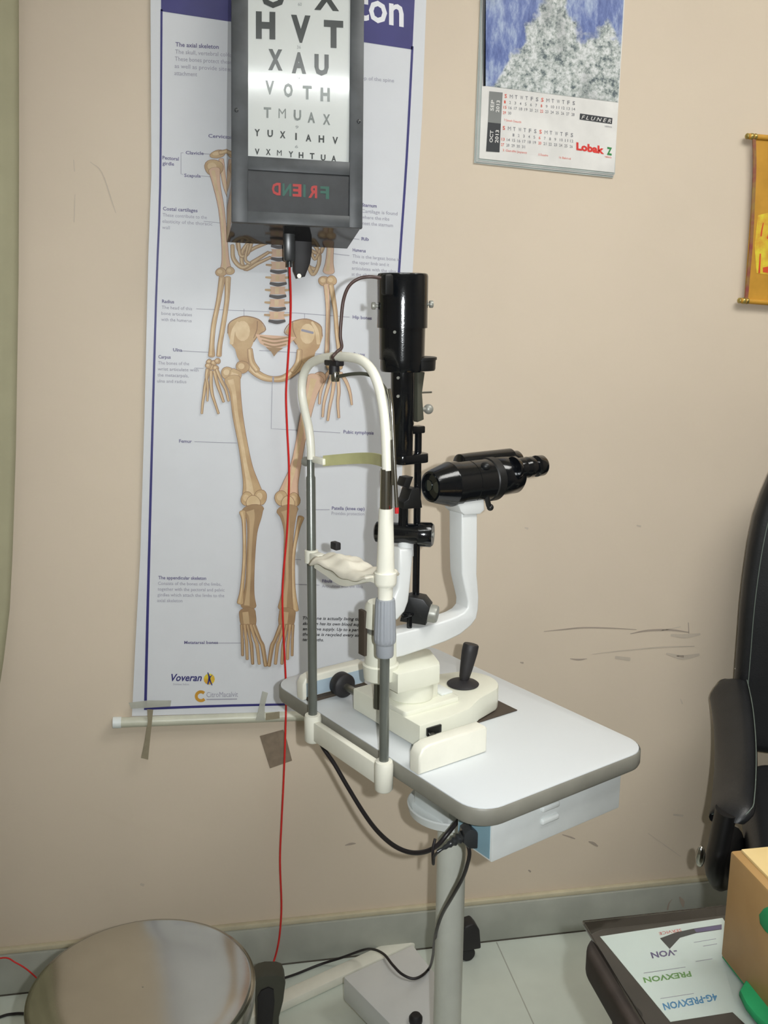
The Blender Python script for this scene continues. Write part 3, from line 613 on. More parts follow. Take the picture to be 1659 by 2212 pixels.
text(b, 'tablets', 1307, 340, 1321, 342, 4.5, 'cal_red', gc); text(b, '7 Ganesh Chaturthi', 1089, 261, 1126, 266, 4.5, 'cal_red', gc); text(b, '2 Gandhi Jayanti', 1086, 326, 1138, 332, 4.5, 'cal_red', gc); text(b, '13 Dussehra', 1163, 336, 1184, 338, 4.5, 'cal_red', gc); text(b, '16 Bakri-id', 1208, 342, 1233, 345, 4.5, 'cal_red', gc)
b.build('front_page', t, flat=True, recalc=False)

# ================================================================== hanging scroll at the right edge
YS = YW-0.012
t = thing('hanging_scroll', (onY(1690, 655, YS).x, YW-0.004, onY(1660, 658, YS).z), 'small golden hanging scroll picture with red rim on the wall at right', 'scroll')
b = MB(); vs = [onY(x, y, YS) for x, y in ((1634, 296), (1850, 316), (1838, 672), (1608, 650), )]; b.add(vs+[v+Vector((0, 0.001, 0)) for v in vs], [[0, 1, 2, 3], [7, 6, 5, 4], [0, 1, 5, 4], [1, 2, 6, 5], [2, 3, 7, 6], [3, 0, 4, 7]], 'scroll_gold')
gs = lambda px, py: onY(px, py, YS-0.0006)
b.poly([gs(*q) for q in ((1637, 465), (1700, 450), (1700, 600), (1634, 590), (1630, 530))], 'scroll_yellow'); stroke(b, [(1649, 482, 2), (1646, 496, 3), (1644, 510, 3)], 'scroll_red', lambda x, y: onY(x, y, YS-0.001)); stroke(b, [(1659, 515, 5), (1664, 500, 4), (1672, 520, 5)], 'scroll_red', lambda x, y: onY(x, y, YS-0.001))
b.poly([onY(x, y, YS-0.001) for x, y in ((1648, 578), (1668, 574), (1668, 590), (1648, 588))], 'scroll_red'); b.poly([onY(x, y, YS-0.001) for x, y in ((1641, 548), (1644, 548), (1642, 590), (1638, 590))], 'scroll_red')
b.build('cloth', t, flat=True, recalc=False)
b = MB(); P = [onY(x, y, YS-0.002) for x, y in ((1629, 300), (1630, 360), (1627, 440), (1623, 520), (1617, 590), (1612, 648))]
b.sweep(P, lambda q: [(-0.0035, -0.001), (0.0035, -0.001), (0.0035, 0.001), (-0.0035, 0.001)], (0, -1, 0), 'scroll_rim'); b.build('rim_ribbon', t)
for (x0, y0, x1, y1) in ((1614, 294, 1850, 314), (1597, 649, 1840, 668)):
    a = onY(x0, y0, YS); c = onY(x1, y1, YS); MB().cyl(a, c, 0.0055, 'scroll_gold', n=16).build('rod', t)
    d = (c-a).normalized(); MB().lathe([(-0.004, 0.002), (-0.002, 0.005), (0, 0.006), (0.005, 0.0045), (0.008, 0.0065), (0.012, 0.0065), (0.014, 0.005), (0.017, 0.0065), (0.02, 0.006)], a, d, 'gold', 16).build('end_knob', t)

# ================================================================== instrument table
t = thing('instrument_table', C0, 'white topped pedestal instrument table with grey edge on a round pole', 'table', TH)
# top with rounded corners
def rrect(u0, u1, v0, v1, r, n=8):
    out = []
    for cu, cv, a0 in ((u1-r, v1-r, 0), (u0+r, v1-r, 90), (u0+r, v0+r, 180), (u1-r, v0+r, 270)):
        for k in range(n+1): a = radians(a0+90*k/n); out.append((cu+r*cos(a), cv+r*sin(a)))
    return out
TU0, TU1, TV0, TV1, TZ = -0.159, 0.186, -0.262, 0.292, 0.80
b = MB(MS); b.prism(rrect(TU0+0.0025, TU1-0.0025, TV0+0.0025, TV1-0.0025, 0.042), (0, 0, TZ-0.013), (1, 0, 0), (0, 1, 0), 0.026, 'table_laminate', 0.0015); b.build('tabletop', t)
b = MB(MS); ri = rrect(TU0+0.002, TU1-0.002, TV0+0.002, TV1-0.002, 0.042); ro = rrect(TU0, TU1, TV0, TV1, 0.044); n = len(ro)
vs = [(*p, TZ-0.0012) for p in ri]+[(*p, TZ-0.004) for p in ro]+[(*p, TZ-0.022) for p in ro]+[(*p, TZ-0.0262) for p in ri]
b.add(vs, [[j*n+i, j*n+(i+1) % n, (j+1)*n+(i+1) % n, (j+1)*n+i] for j in range(3) for i in range(n)], 'edge_band'); b.build('edge_band', t)
# pole, flange
PC = tol(Vector((0.3715, 1.40, 0))); PC.z = 0
b = MB(MS); b.lathe([(0.06, 0.0238), (0.64, 0.0238), (0.66, 0.023)], PC, (0, 0, 1), 'pole_paint', 40); b.build('pole', t)
b = MB(MS); b.lathe([(0.634, 0.03), (0.636, 0.06), (0.642, 0.071), (0.655, 0.074), (0.657, 0.072), (0.648, 0.066), (0.645, 0.03)], PC, (0, 0, 1), 'pale_steel', 48, cap=False); b.build('flange', t)
b = MB(MS); b.box((PC.x-0.045, PC.y-0.045, 0.645), (PC.x+0.045, PC.y+0.045, TZ-0.026), 'pale_steel', 0.003)
b.build('mounting_bracket', t)
# power box
b = MB(MS); b.box((-0.112, -0.238, 0.703), (0.146, -0.165, TZ-0.026), 'pale_steel', 0.002); b.box((-0.1128, -0.234, 0.707), (-0.1115, -0.168, TZ-0.03), 'blue_grey')
pb = b.build('power_box', t)
for (x_, y_) in ((1187, 1741), (1186, 1768)):
    q = tol(onP(x_, y_, C0+VA*-0.238, VA)); MB(MS).box((q.x-0.017, -0.243, q.z-0.0045), (q.x+0.017, -0.236, q.z+0.0045), 'pale_steel', 0.003, 3).build('vent_louvre', t)
# base on the floor
b = MB(MS)
k0 = LZ(738, 2106, 0.10); k1 = LZ(893, 2041, 0.10)
b.prism([(k0.x, 0.338), (k1.x, 0.338), (k1.x-0.02, 0.22), (k1.x-0.10, 0.10), (k1.x-0.10, -0.14), (k0.x, -0.14)], (0, 0, 0.0725), (1, 0, 0), (0, 1, 0), 0.055, 'white_enamel', 0.004); b.build('base_plate', t)
b = MB(MS); b.box((-0.20, 0.425, 0.001), (0.335, 0.462, 0.022), 'cream_plastic', 0.004)
b.build('base_bar', t)
b = MB(MS); b.box((-0.10, -0.20, 0.028), (0.345, -0.15, 0.055), 'cream_plastic', 0.004); b.build('base_bar', t)
b = MB(MS)
for v_, uu in ((-0.175, -0.11), (-0.175, 0.35)):
    MB(MS).lathe([(0, 0.012), (0.004, 0.018), (0.024, 0.018), (0.03, 0.012)], (uu+0.02, v_, 0), (0, 0, 1), 'rubber', 20).build('foot', t)
q = LZ(1010, 2068, 0.0); b = MB(MS); c_ = Vector((q.x, q.y, 0))
b.prism([(-0.026, 0.03), (0.026, 0.03), (0.021, 0.078), (0.008, 0.096), (-0.014, 0.092), (-0.024, 0.075)], c_+Vector((0, 0.0, 0)), (0.93, -0.36, 0), (0, 0, 1), 0.036, 'rubber', 0.004)
b.cyl(c_+Vector((-0.008, -0.012, 0.017)), c_+Vector((0.0, 0.012, 0.017)), 0.017, 'rubber', n=24, bev=0.003); b.build('caster', t)
q = LZ(898, 2208, 0.10); MB(MS).lathe([(0, 0.012), (0.004, 0.013), (0.012, 0.013), (0.018, 0.009), (0.019, 0.002)], (q.x, q.y, 0.099), (0, 0, 1), 'rubber', 24).build('levelling_knob', t)

# ================================================================== slit lamp
SL = thing('slit_lamp', MS @ Vector((0, 0, TZ)), 'white and black slit lamp microscope with chin rest standing on the white table', 'slit lamp', TH)
UR = -0.172                        # plane of the chin rest frame
v1_, v2_ = 0.127, -0.069           # far and near rods
# -- chin rest frame
b = MB(MS); b.box((UR-0.006, v2_, 0.760), (UR+0.006, v1_, 0.793), 'cream_plastic', 0.0025); b.box((UR+0.004, v2_+0.03, 0.765), (UR+0.0135, v1_-0.03, 0.772), 'cream_plastic'); b.build('cross_bar', SL)
for v_ in (v1_, v2_):
    MB(MS).lathe([(0, 0.011), (0.003, 0.0135), (0.04, 0.0138), (0.046, 0.0125), (0.047, 0.008)], (UR, v_, 0.755), (0, 0, 1), 'cream_plastic', 28).build('rod_socket', SL)
b = MB(MS); b.lathe([(0, 0.0072), (0.392, 0.0072), (0.395, 0.0058), (0.43, 0.0058)], (UR, v1_, 0.795), (0, 0, 1), 'bronze_steel', 24)
b.build('support_rod', SL)
b = MB(MS); b.cyl((UR, v2_, 0.79), (UR, v2_, 0.97), 0.0070, 'bronze_steel'); b.build('support_rod', SL)
# height knob (fluted)
zc = LU(830, 1417, UR).z; zk = LU(830, 1385, UR).z; zt = LU(830, 1293, UR).z
b = MB(MS); vs = []; N_ = 64; prof = [(zk-0.004, 0.0125), (zk, 0.0152), (zk+0.006, 0.0158), (zt-0.006, 0.0142), (zt, 0.0135), (zt+0.001, 0.009)]
for z_, r_ in prof:
    for k in range(N_):
        rr = r_*(1-0.07*(0.5+0.5*cos(16*2*pi*k/N_))**3*(1 if zk < z_ < zt else 0)); a = 2*pi*k/N_; vs.append((UR+rr*cos(a), v2_+rr*sin(a), z_))
b.add(vs, [[j*N_+i, j*N_+(i+1) % N_, (j+1)*N_+(i+1) % N_, (j+1)*N_+i] for j in range(len(prof)-1) for i in range(N_)], 'grip_grey')
b.lathe([(zc-0.0, 0.0115), (zc+0.002, 0.0125), (zk+0.001, 0.0128)], (UR, v2_, 0), (0, 0, 1), 'grip_grey', 32); b.build('height_knob', SL, sharp=30)
z1 = LU(830, 1264, UR).z; z2 = LU(830, 1234, UR).z; z3 = LU(833, 1098, UR).z; z4 = LU(835, 1013, UR).z
b = MB(MS); b.lathe([(zt, 0.0104), (z1-0.001, 0.0106), (z1, 0.0135), (z1+0.003, 0.0152), (z1+0.005, 0.0155), (z2-0.0008, 0.0157), (z2, 0.0150), (z2+0.0001, 0.0126), (z2+0.001, 0.0126), (z3, 0.0098)], (UR, v2_, 0), (0, 0, 1), 'cream_plastic', 32); b.build('sleeve', SL, sharp=28)
b = MB(MS); b.lathe([(z3, 0.0088), (z4, 0.0080)], (UR, v2_, 0), (0, 0, 1), 'chrome', 28)
b.build('steel_sleeve', SL)
q = LU(822, 1035, UR); MB(MS).lathe([(-0.004, 0.0115), (-0.003, 0.0125), (0.003, 0.0125), (0.004, 0.0115)], (UR+0.004, v2_+0.013, q.z), (-0.85, 0.5, 0), 'dull_steel', 24).build('clamp_knob', SL)
q = LU(668, 998, UR); MB(MS).lathe([(0, 0.005), (0.008, 0.0075), (0.012, 0.007)], (UR, v1_+0.002, q.z), (-0.2, 1, 0), 'grey_metal', 20).build('clamp_knob', SL)
bow_px = [(672, 992, 9), (671, 960, 9), (667, 925, 9), (657, 880, 9), (652, 845, 9), (655, 812, 9), (668, 788, 9), (690, 776, 9), (720, 771, 9.5), (750, 771, 9.5), (780, 778, 10), (803, 800, 10.5), (818, 835, 10.5), (828, 880, 10.5), (833, 930, 10.5), (835, 975, 10.5), (836, 1016, 10.5)]
P = [LU(x, y, UR) for x, y, _ in bow_px]; b = MB(MS); b.tube(P, lambda q: 0.0063+0.0007*q, 'cream_plastic', 16, 8); b.build('head_bow', SL)
# forehead band
zb0 = LU(705, 1010, UR).z; zb1 = LU(705, 987, UR).z; zq0 = LU(822, 1011, UR).z; zq1 = LU(822, 985, UR).z; b = MB(MS); vs = []
NB = 20
for i in range(NB+1):
    q = i/NB; v_ = v1_-0.032+(v2_+0.008-(v1_-0.032))*q; u_ = UR+0.022*sin(pi*q)+0.002
    for du, z_ in ((0, zb0+(zq0-zb0)*q), (0, zb1+(zq1-zb1)*q), (0.003, zb1+(zq1-zb1)*q), (0.003, zb0+(zq0-zb0)*q)): vs.append((u_+du, v_, z_+0.003*sin(pi*q)))
b.add(vs, [[i*4+k, i*4+(k+1) % 4, (i+1)*4+(k+1) % 4, (i+1)*4+k] for i in range(NB) for k in range(4)]+[[0, 1, 2, 3], [NB*4+k for k in range(4)]], 'band_olive'); b.build('forehead_band', SL)
b = MB(MS); b.box((UR-0.001, v1_-0.036, zb0+0.002), (UR+0.005, v1_-0.004, zb1-0.004), 'cream_plastic', 0.0015); b.build('band_clip', SL)
# chin rest and tissue
za = LU(672, 1202, UR).z; zbn = LU(815, 1244, UR).z
b = MB(MS); b.lathe([(0, 0.0085), (0.001, 0.0105), (0.020, 0.0105), (0.021, 0.0085)], (UR, v1_, za-0.010), (0, 0, 1), 'cream_plastic', 28); b.box((UR-0.008, v1_-0.030, za-0.009), (UR+0.010, v1_-0.004, za+0.009), 'cream_plastic', 0.003); b.build('chin_rest_clamp', SL)
b = MB(MS); vs = []; NB = 26
for i in range(NB+1):
    q = i/NB; v_ = v1_-0.028+(v2_+0.014-(v1_-0.028))*q; zz = za+0.004+(zbn-za)*q*q*1.0
    zz += 0.004+0.009*sin(pi*min(q*1.35, 1))
    for j in range(11):
        s_ = j/10-0.5; vs.append((UR+s_*0.058+0.006, v_, zz-0.016*(2*s_)**2*(0.5+0.5*sin(pi*q))+0.0026*sin(9*q+14*s_)+0.0016*sin(23*q-9*s_)))
f1 = [[i*11+j, i*11+j+1, (i+1)*11+j+1, (i+1)*11+j] for i in range(NB) for j in range(10)]; b.add(vs, f1, 'tissue')
ts = b.build('chin_tissue', SL, sharp=80); ts['label'] = 'crumpled white tissue over the chin cup'; md = ts.modifiers.new('thick', 'SOLIDIFY'); md.thickness = 0.0035
b = MB(MS); P = [(UR, v1_-0.028, za-0.004), (UR, 0.07, za-0.008), (UR, 0.02, za-0.013), (UR, v2_+0.03, zbn-0.003), (UR, v2_+0.008, zbn)]
b.sweep(P, lambda q: [(-0.012, -0.006), (0.012, -0.006), (0.012, 0.004), (-0.012, 0.004)], (0, 0, 1), 'cream_plastic'); b.build('chin_cup', SL)
q = LU(725, 1176, UR+0.02); MB(MS).box((q.x-0.005, q.y-0.008, q.z-0.008), (q.x+0.005, q.y+0.008, q.z+0.004), 'rubber', 0.002).build('paper_pin', SL)
# fixation lamp under the bow
q = LU(722, 784, UR); b = MB(MS); b.box((q.x-0.007, q.y-0.016, q.z-0.004), (q.x+0.007, q.y+0.017, q.z+0.004), 'rubber', 0.002); b.lathe([(0, 0.008), (0.014, 0.0075)], (q.x, q.y, q.z-0.016), (0, 0, 1), 'rubber', 20); b.build('lamp_clip', SL)
q2 = LU(724, 824, UR); MB(MS).lathe([(0, 0.0058), (0.002, 0.0066), (0.012, 0.0066), (0.014, 0.006)], (q2.x, q2.y, q2.z), (0, 0, 1), 'chrome', 20).build('lamp_socket', SL)
P = [LU(x, y, u_) for x, y, u_ in ((732, 813, UR), (760, 808, UR+0.004), (790, 808, UR+0.012), (815, 820, UR+0.016), (838, 850, UR+0.012), (846, 890, UR+0.008), (848, 930, UR+0.006))]
MB(MS).tube(P, 0.0026, 'dark_olive', 10).build('fixation_cord', SL)
P = [LU(x, y, UR+0.006) for x, y in ((840, 840), (846, 880), (849, 940), (852, 1000), (855, 1060), (857, 1096))]
b = MB(MS); b.tube(P, 0.0026, 'chrome', 12); b.build('fixation_arm', SL)
b = MB(MS); b.cyl(P[-1], LU(857, 1109, UR+0.006), 0.0028, 'tip_red', n=12); r_ = b.build('fixation_tip', SL); r_['label'] = 'red tip of the fixation arm'
P = [LU(x, y, UR+0.003) for x, y in ((846, 950), (847, 1000), (848, 1048))]; MB(MS).tube(P, 0.0018, 'chrome', 8).build('lock_pin', SL)
# -- rails and guards on the table
b = MB(MS)
for (vv0, vv1, nm) in ((-0.132, -0.108, 'a'), (0.183, 0.205, 'b')):
    PZ = [(-0.156, 0.8005), (-0.030, 0.8005), (-0.030, 0.838), (-0.034, 0.842), (-0.138, 0.842), (-0.150, 0.838), (-0.156, 0.828)]
    m_ = MB(MS); m_.prism([(p[0], p[1]) for p in PZ], (0, (vv0+vv1)/2, 0), (1, 0, 0), (0, 0, 1), vv1-vv0, 'cream_plastic', 0.0035, 3)
    if nm == 'b': m_.box((-0.150, vv0-0.0012, 0.806), (-0.034, vv0+0.001, 0.830), 'rail_blue')
    m_.build('rail_guard', SL)
MB(MS).box((-0.150, 0.170, 0.8005), (-0.034, 0.184, 0.805), 'dark_mat').build('rack_strip', SL)
MB(MS).box((0.010, -0.048, 0.8004), (0.110, 0.07, 0.802), 'dark_mat', 0.0004).build('slide_pad', SL)
b = MB(MS); b.lathe([(0, 0.010), (0.003, 0.019), (0.005, 0.0205), (0.020, 0.0205), (0.023, 0.018), (0.024, 0.008)], (-0.092, 0.150, 0.8215), (0, 1, 0), 'rubber', 32); b.build('track_wheel', SL)
MB(MS).cyl((-0.092, -0.10, 0.8215), (-0.092, 0.155, 0.8215), 0.0062, 'dull_steel', n=20).build('axle', SL)
# -- moving base
b = MB(MS); HP = [(-0.112, -0.074), (-0.085, -0.076), (-0.04, -0.072), (0.0, -0.060)]
cxj, cvj, rj = 0.050, 0.012, 0.053
HP = [(-0.112, -0.075), (-0.06, -0.0755), (-0.01, -0.068), (0.028, -0.048)]
for k in range(13): a = radians(-62+k*124/12); HP.append((cxj+rj*cos(a), cvj+rj*sin(a)))
HP += [(0.028, 0.072), (-0.01, 0.092), (-0.06, 0.0995), (-0.112, 0.099)]
b.prism(HP, (0, 0, 0.8235), (1, 0, 0), (0, 1, 0), 0.037, 'white_plastic', 0.0025); b.build('base_housing', SL, sharp=30)
q = LZ(930, 1573, 0.83); MB(MS).box((-0.100, -0.0785, 0.823), (-0.073, -0.074, 0.8355), 'scope_black', 0.001).build('rocker_switch', SL)
b = MB(MS); b.prism(rrect(-0.112, -0.004, -0.040, 0.050, 0.008), (0, 0, 0.8455), (1, 0, 0), (0, 1, 0), 0.009, 'white_plastic', 0.0025); b.build('slide_plate', SL)
b = MB(MS); b.box((-0.028, -0.022, 0.850), (-0.006, 0.012, 0.8535), 'pale_steel', 0.001); b.build('scale_plate', SL)
# riser with slanted top, joining the pivot column
zr = 0.905
b = MB(MS); rs = [(-0.118, -0.028), (-0.065, -0.032), (-0.040, -0.030), (-0.034, -0.022), (-0.012, 0.030), (-0.018, 0.044), (-0.118, 0.050)]
b.prism(rs, (0, 0, 0.8925), (1, 0, 0), (0, 1, 0), 0.031, 'white_plastic', 0.002)
b.prism([(-0.08, -0.022), (-0.034, -0.020), (-0.012, 0.030), (-0.018, 0.044), (-0.08, 0.044)], (0, 0, 0.8645), (1, 0, 0), (0, 1, 0), 0.031, 'white_plastic', 0.003)
b.lathe([(0.849, 0.034), (0.852, 0.036), (0.880, 0.036)], (-0.066, 0.008, 0), (0, 0, 1), 'white_plastic', 36); b.build('riser', SL, sharp=30)
# pivot column
pu = L(822, 1440).x; PCu = pu
b = MB(MS); zc0 = L(815, 1470).z; zc1 = L(815, 1432).z; zc2 = L(815, 1366).z
b.lathe([(zc0-0.0, 0.020), (zc0+0.004, 0.0255), (zc1-0.002, 0.0275), (zc1, 0.0245), (zc2, 0.0235)], (pu, VC, 0), (0, 0, 1), 'white_plastic', 40)
b.build('pivot_column', SL)
MB(MS).cyl((pu, VC, 0.842), (pu, VC, zc0+0.002), 0.010, 'dark_olive').build('pivot_shaft', SL)
# microscope arm
pa = [(836, 1372), (857, 1370), (920, 1354), (960, 1342), (988, 1332), (1003, 1324), (1011, 1314), (1012, 1300), (1008, 1282), (1003, 1262), (999, 1240), (998, 1180), (998, 1108), (1032, 1108), (1032, 1180), (1031, 1240), (1033, 1262), (1035, 1290), (1034, 1315), (1030, 1336), (1018, 1352), (995, 1371), (964, 1386), (920, 1402), (872, 1418), (836, 1426)]
O_ = L(836, 1368)
b = MB(MS); vn = VC-0.016
b.prism([(L(x, y, vn).x, L(x, y, vn).z) for x, y in pa], (0, VC, 0), (1, 0, 0), (0, 0, 1), 0.032, 'white_enamel', 0.003, 3); b.build('microscope_arm', SL, sharp=35)
# arm head block
b = MB(MS); pb_ = [(986, 1082), (1000, 1078), (1046, 1074), (1048, 1102), (1038, 1111), (1004, 1113), (996, 1106)]
vn = VC-0.020
b.prism([(L(x, y, vn).x, L(x, y, vn).z) for x, y in pb_], (0, VC, 0), (1, 0, 0), (0, 0, 1), 0.040, 'white_enamel', 0.003, 2); b.build('arm_head', SL, sharp=35)
# column upper section + bracket
b = MB(MS); zu0 = L(815, 1352).z; zu1 = L(815, 1300).z
b.lathe([(zu0, 0.0245), (zu1-0.006, 0.0225), (zu1, 0.018)], (pu-0.002, VC, 0), (0, 0, 1), 'white_plastic', 36); b.build('column_cap', SL)
MB(MS).cyl((pu, VC, zc2-0.002), (pu, VC, zu0+0.002), 0.0215, 'grey_metal').build('index_ring', SL)
a = L(784, 1318, VC+0.01); c = L(786, 1414, VC+0.01); MB(MS).box((a.x-0.003, VC+0.002, c.z), (a.x+0.003, VC+0.018, a.z), 'dark_mat', 0.001).build('index_strip', SL)
# illumination arm
ia = [(864, 1186), (863, 1235), (861, 1270), (850, 1298), (834, 1312), (828, 1345), (860, 1340), (876, 1322), (884, 1300), (887, 1275), (891, 1235), (895, 1186)]
b = MB(MS); vn = VC-0.018
b.prism([(L(x, y, vn).x, L(x, y, vn).z) for x, y in ia], (0, VC, 0), (1, 0, 0), (0, 0, 1), 0.036, 'white_enamel', 0.005, 3); b.build('illumination_arm', SL, sharp=35)
zq = L(875, 1168).z; uq = L(876, 1180).x
MB(MS).lathe([(L(875, 1200).z, 0.0125), (zq, 0.012)], (uq, VC, 0), (0, 0, 1), 'white_enamel', 28).build('arm_collar', SL)
# illumination unit: axis across
E1 = Vector((cos(radians(-48)), sin(radians(-48)), 0)); E2 = Vector((-E1.y, E1.x, 0))
ct = L(874, 1152); w0 = 0.052
b = MB(MS); b.lathe([(-0.045, 0.013), (-0.043, 0.0155), (0.022, 0.0155), (0.022, 0.0185), (0.040, 0.0185), (0.043, 0.016)], ct, E1, 'scope_black', 36); b.build('tilt_drum', SL)
MB(MS).cyl(ct+E1*0.0425, ct+E1*0.0445, 0.0045, 'grey_metal', n=16).build('drum_screw', SL)
# vertical rods
ru = L(903, 1100); o2 = Vector((L(903, 1200).x, VC, 0)); zr0 = L(903, 1300).z; zr1 = L(903, 930).z
MB(MS).cyl((o2.x, VC+0.004, zr0), (o2.x, VC+0.004, zr1), 0.0055, 'scope_black', n=18).build('guide_rod', SL)
pc_ = L(871, 1120).x; MB(MS).cyl((pc_, VC, L(871, 1140).z), (pc_, VC, L(871, 1095).z), 0.0075, 'scope_black').build('mirror_post', SL)
b = MB(MS); pm = [(862, 1097), (862, 1082), (872, 1076), (879, 1054), (896, 1052), (902, 1094)]
b.prism([(L(x, y).x, L(x, y).z) for x, y in pm], (0, VC, 0), (1, 0, 0), (0, 0, 1), 0.024, 'scope_matte', 0.001); pm = [(864, 1048), (870, 1030), (885, 1028), (876, 1053), (872, 1052)]
b.prism([(L(x, y).x, L(x, y).z) for x, y in pm], (0, VC, 0), (1, 0, 0), (0, 0, 1), 0.018, 'scope_matte', 0.0005); b.build('mirror_holder', SL)
# lower block and knob
cb = L(898, 1312); b = MB(MS)
pl = [(-0.022, -0.020), (0.018, -0.023), (0.022, -0.006), (0.024, 0.006), (0.014, 0.018), (-0.006, 0.021), (-0.014, 0.018)]
b.prism(pl, cb, E1, (0, 0, 1), 0.03, 'scope_matte', 0.002); b.build('tilt_block', SL)
kb = cb+E1*0.018+Vector((0, 0, -0.007)); MB(MS).lathe([(0, 0.0125), (0.001, 0.0138), (0.013, 0.0138), (0.016, 0.0125), (0.0165, 0.004)], kb, E1*1.0+Vector((0.0, -0.1, -0.1)), 'grey_metal', 36).build('centring_knob', SL)
qs = L(881, 1352); b = MB(MS); b.cyl((qs.x, VC-0.004, qs.z-0.006), (qs.x, VC-0.004, qs.z+0.020), 0.0042, 'scope_black', n=16); b.lathe([(0, 0.006), (0.002, 0.0072), (0.005, 0.0065)], (qs.x, VC-0.004, qs.z+0.018), (0, 0, 1), 'scope_black', 20); b.box((qs.x-0.014, VC-0.008, qs.z+0.016), (qs.x, VC, qs.z+0.021), 'scope_black', 0.0015); b.build('lock_screw', SL)
# tower
tu = L(869, 700).x; Z_ = lambda y, x=869: L(x, y).z
cap0, s1, s2, s3, s4, s5, s6 = Z_(590), Z_(656), Z_(708), Z_(776), Z_(802), Z_(918), Z_(998)
T = Vector((tu, VC, 0))
b = MB(MS); b.lathe([(s1, 0.0360), (cap0-0.004, 0.0360), (cap0-0.001, 0.0348), (cap0, 0.0325), (cap0-0.001, 0.029), (cap0-0.006, 0.028)], T, (0, 0, 1), 'scope_black', 48, cap=False); b.add([(tu+0.0285*cos(2*pi*k/24), VC+0.0285*sin(2*pi*k/24), cap0-0.005) for k in range(24)], [list(range(24))], 'scope_matte')
lamp = b.build('lamp_cap', SL)
b = MB(MS); b.lathe([(s2, 0.0360), (s1-0.001, 0.0360), (s1-0.001, 0.0352), (s1+0.001, 0.0352)], T, (0, 0, 1), 'scope_black', 48); b.build('lamp_collar', SL)
b = MB(MS); b.lathe([(s3, 0.0325), (s2, 0.0330)], T, (0, 0, 1), 'scope_black', 48); b.build('lamp_housing', SL)
b = MB(MS); b.lathe([(s4, 0.0300), (s4+0.003, 0.0312), (s3+0.001, 0.0312), (s3+0.002, 0.029)], T, (0, 0, 1), 'scope_black', 48); b.build('lamp_ring', SL)
dd = L(917, 790, VC); b = MB(MS); b.lathe([(s4+0.0008, 0.0285), (s4+0.003, 0.0295), (s3-0.001, 0.0300), (s3-0.001, 0.0315), (s3+0.0025, 0.0315), (s3+0.003, 0.030)], (tu+0.024, VC, 0), (0, 0, 1), 'scope_matte', 48); b.build('aperture_dial', SL)
b = MB(MS); b.lathe([(s6+0.004, 0.0158), (s5, 0.0162), (s5+0.001, 0.0170), (s4+0.001, 0.0175)], T+Vector((0.002, 0, 0)), (0, 0, 1), 'scope_black', 40); b.build('slit_tube', SL)
zp0, zp1 = Z_(1001), Z_(981); b = MB(MS); b.prism(rrect(tu-0.012, tu+0.043, VC-0.017, VC+0.017, 0.01), (0, 0, (zp0+zp1)/2), (1, 0, 0), (0, 1, 0), zp1-zp0, 'scope_black', 0.0015); b.build('tube_foot', SL)
b = MB(MS); pg = [(893, 803), (909, 803), (903, 848), (907, 905), (893, 911)]
b.prism([(L(x, y).x, L(x, y).z) for x, y in pg], (0, VC, 0), (1, 0, 0), (0, 0, 1), 0.02, 'dark_olive', 0.001); b.build('slit_bracket', SL)
a = L(906, 848); MB(MS).cyl(a, L(932, 847), 0.0015, 'dull_steel', n=10).build('slit_lever', SL)
a = L(906, 884); c = L(922, 884); b = MB(MS); b.cyl(a, c, 0.003, 'grey_metal', n=14); b.sphere(c+Vector((0.003, 0, 0)), 0.0075, 'grey_metal', 18); b.build('slit_knob', SL)
b = MB(MS); a = L(904, 928); b.box((a.x-0.018, VC-0.008, a.z-0.005), (a.x+0.007, VC+0.008, a.z+0.006), 'scope_black', 0.002); b.build('filter_knob', SL)
for x_, y_, sg in ((809, 661, -1), (927, 657, 1)):
    q = L(x_, y_); c = Vector((tu, VC, q.z)); d = Vector((0.9*sg, -0.42*sg, 0)).normalized(); b = MB(MS); b.cyl(c+d*0.034, c+d*0.040, 0.0022, 'grey_metal', n=10); b.cyl(c+d*0.039, c+d*0.0445, 0.0052, 'grey_metal', n=18, bev=0.001); b.build('thumb_screw', SL)
for x_, y_, rr in ((845, 718, 0.033), (857, 817, 0.0172), (857, 857, 0.0172)):
    q = L(x_, y_); du = (q.x-tu-(0.002 if rr < 0.02 else 0)); ph = Vector((du, -sqrt(max(rr*rr-du*du, 1e-6)), 0)); ph = Vector((ph.x, ph.y, 0)); c = Vector((tu, VC, q.z))
    c += Vector((0, 0, 0)); qq = tol(CAM+(onP(x_, y_, C0+VA*(VC-rr*0.85), VA)-CAM)); c2 = Vector((tu, VC, qq.z)); dr = Vector((qq.x-tu, -rr*0.85, 0)).normalized()
    MB(MS).cyl(c2+dr*(rr-0.001), c2+dr*(rr+0.0012), 0.0022, 'grey_metal', n=12).build('set_screw', SL)
P = [L(x, y, v_) for x, y, v_ in ((824, 601, VC-0.006), (800, 598, VC), (775, 602, VC+0.01), (754, 618, VC+0.015), (742, 648, VC+0.015), (737, 690, VC+0.015), (735, 725, VC+0.015), (738, 750, VC+0.012), (728, 760, VC+0.012), (718, 772, VC+0.01))]
P.append(LU(722, 780, UR+0.004)); MB(MS).tube(P, 0.0024, 'cable_brown', 10).build('lamp_cord', SL)
b = MB(MS); q = L(835, 605, VC-0.03); b.box((q.x-0.006, q.y-0.006, q.z-0.020), (q.x+0.008, q.y+0.006, q.z+0.008), 'scope_matte', 0.003); b.build('cord_grip', SL)
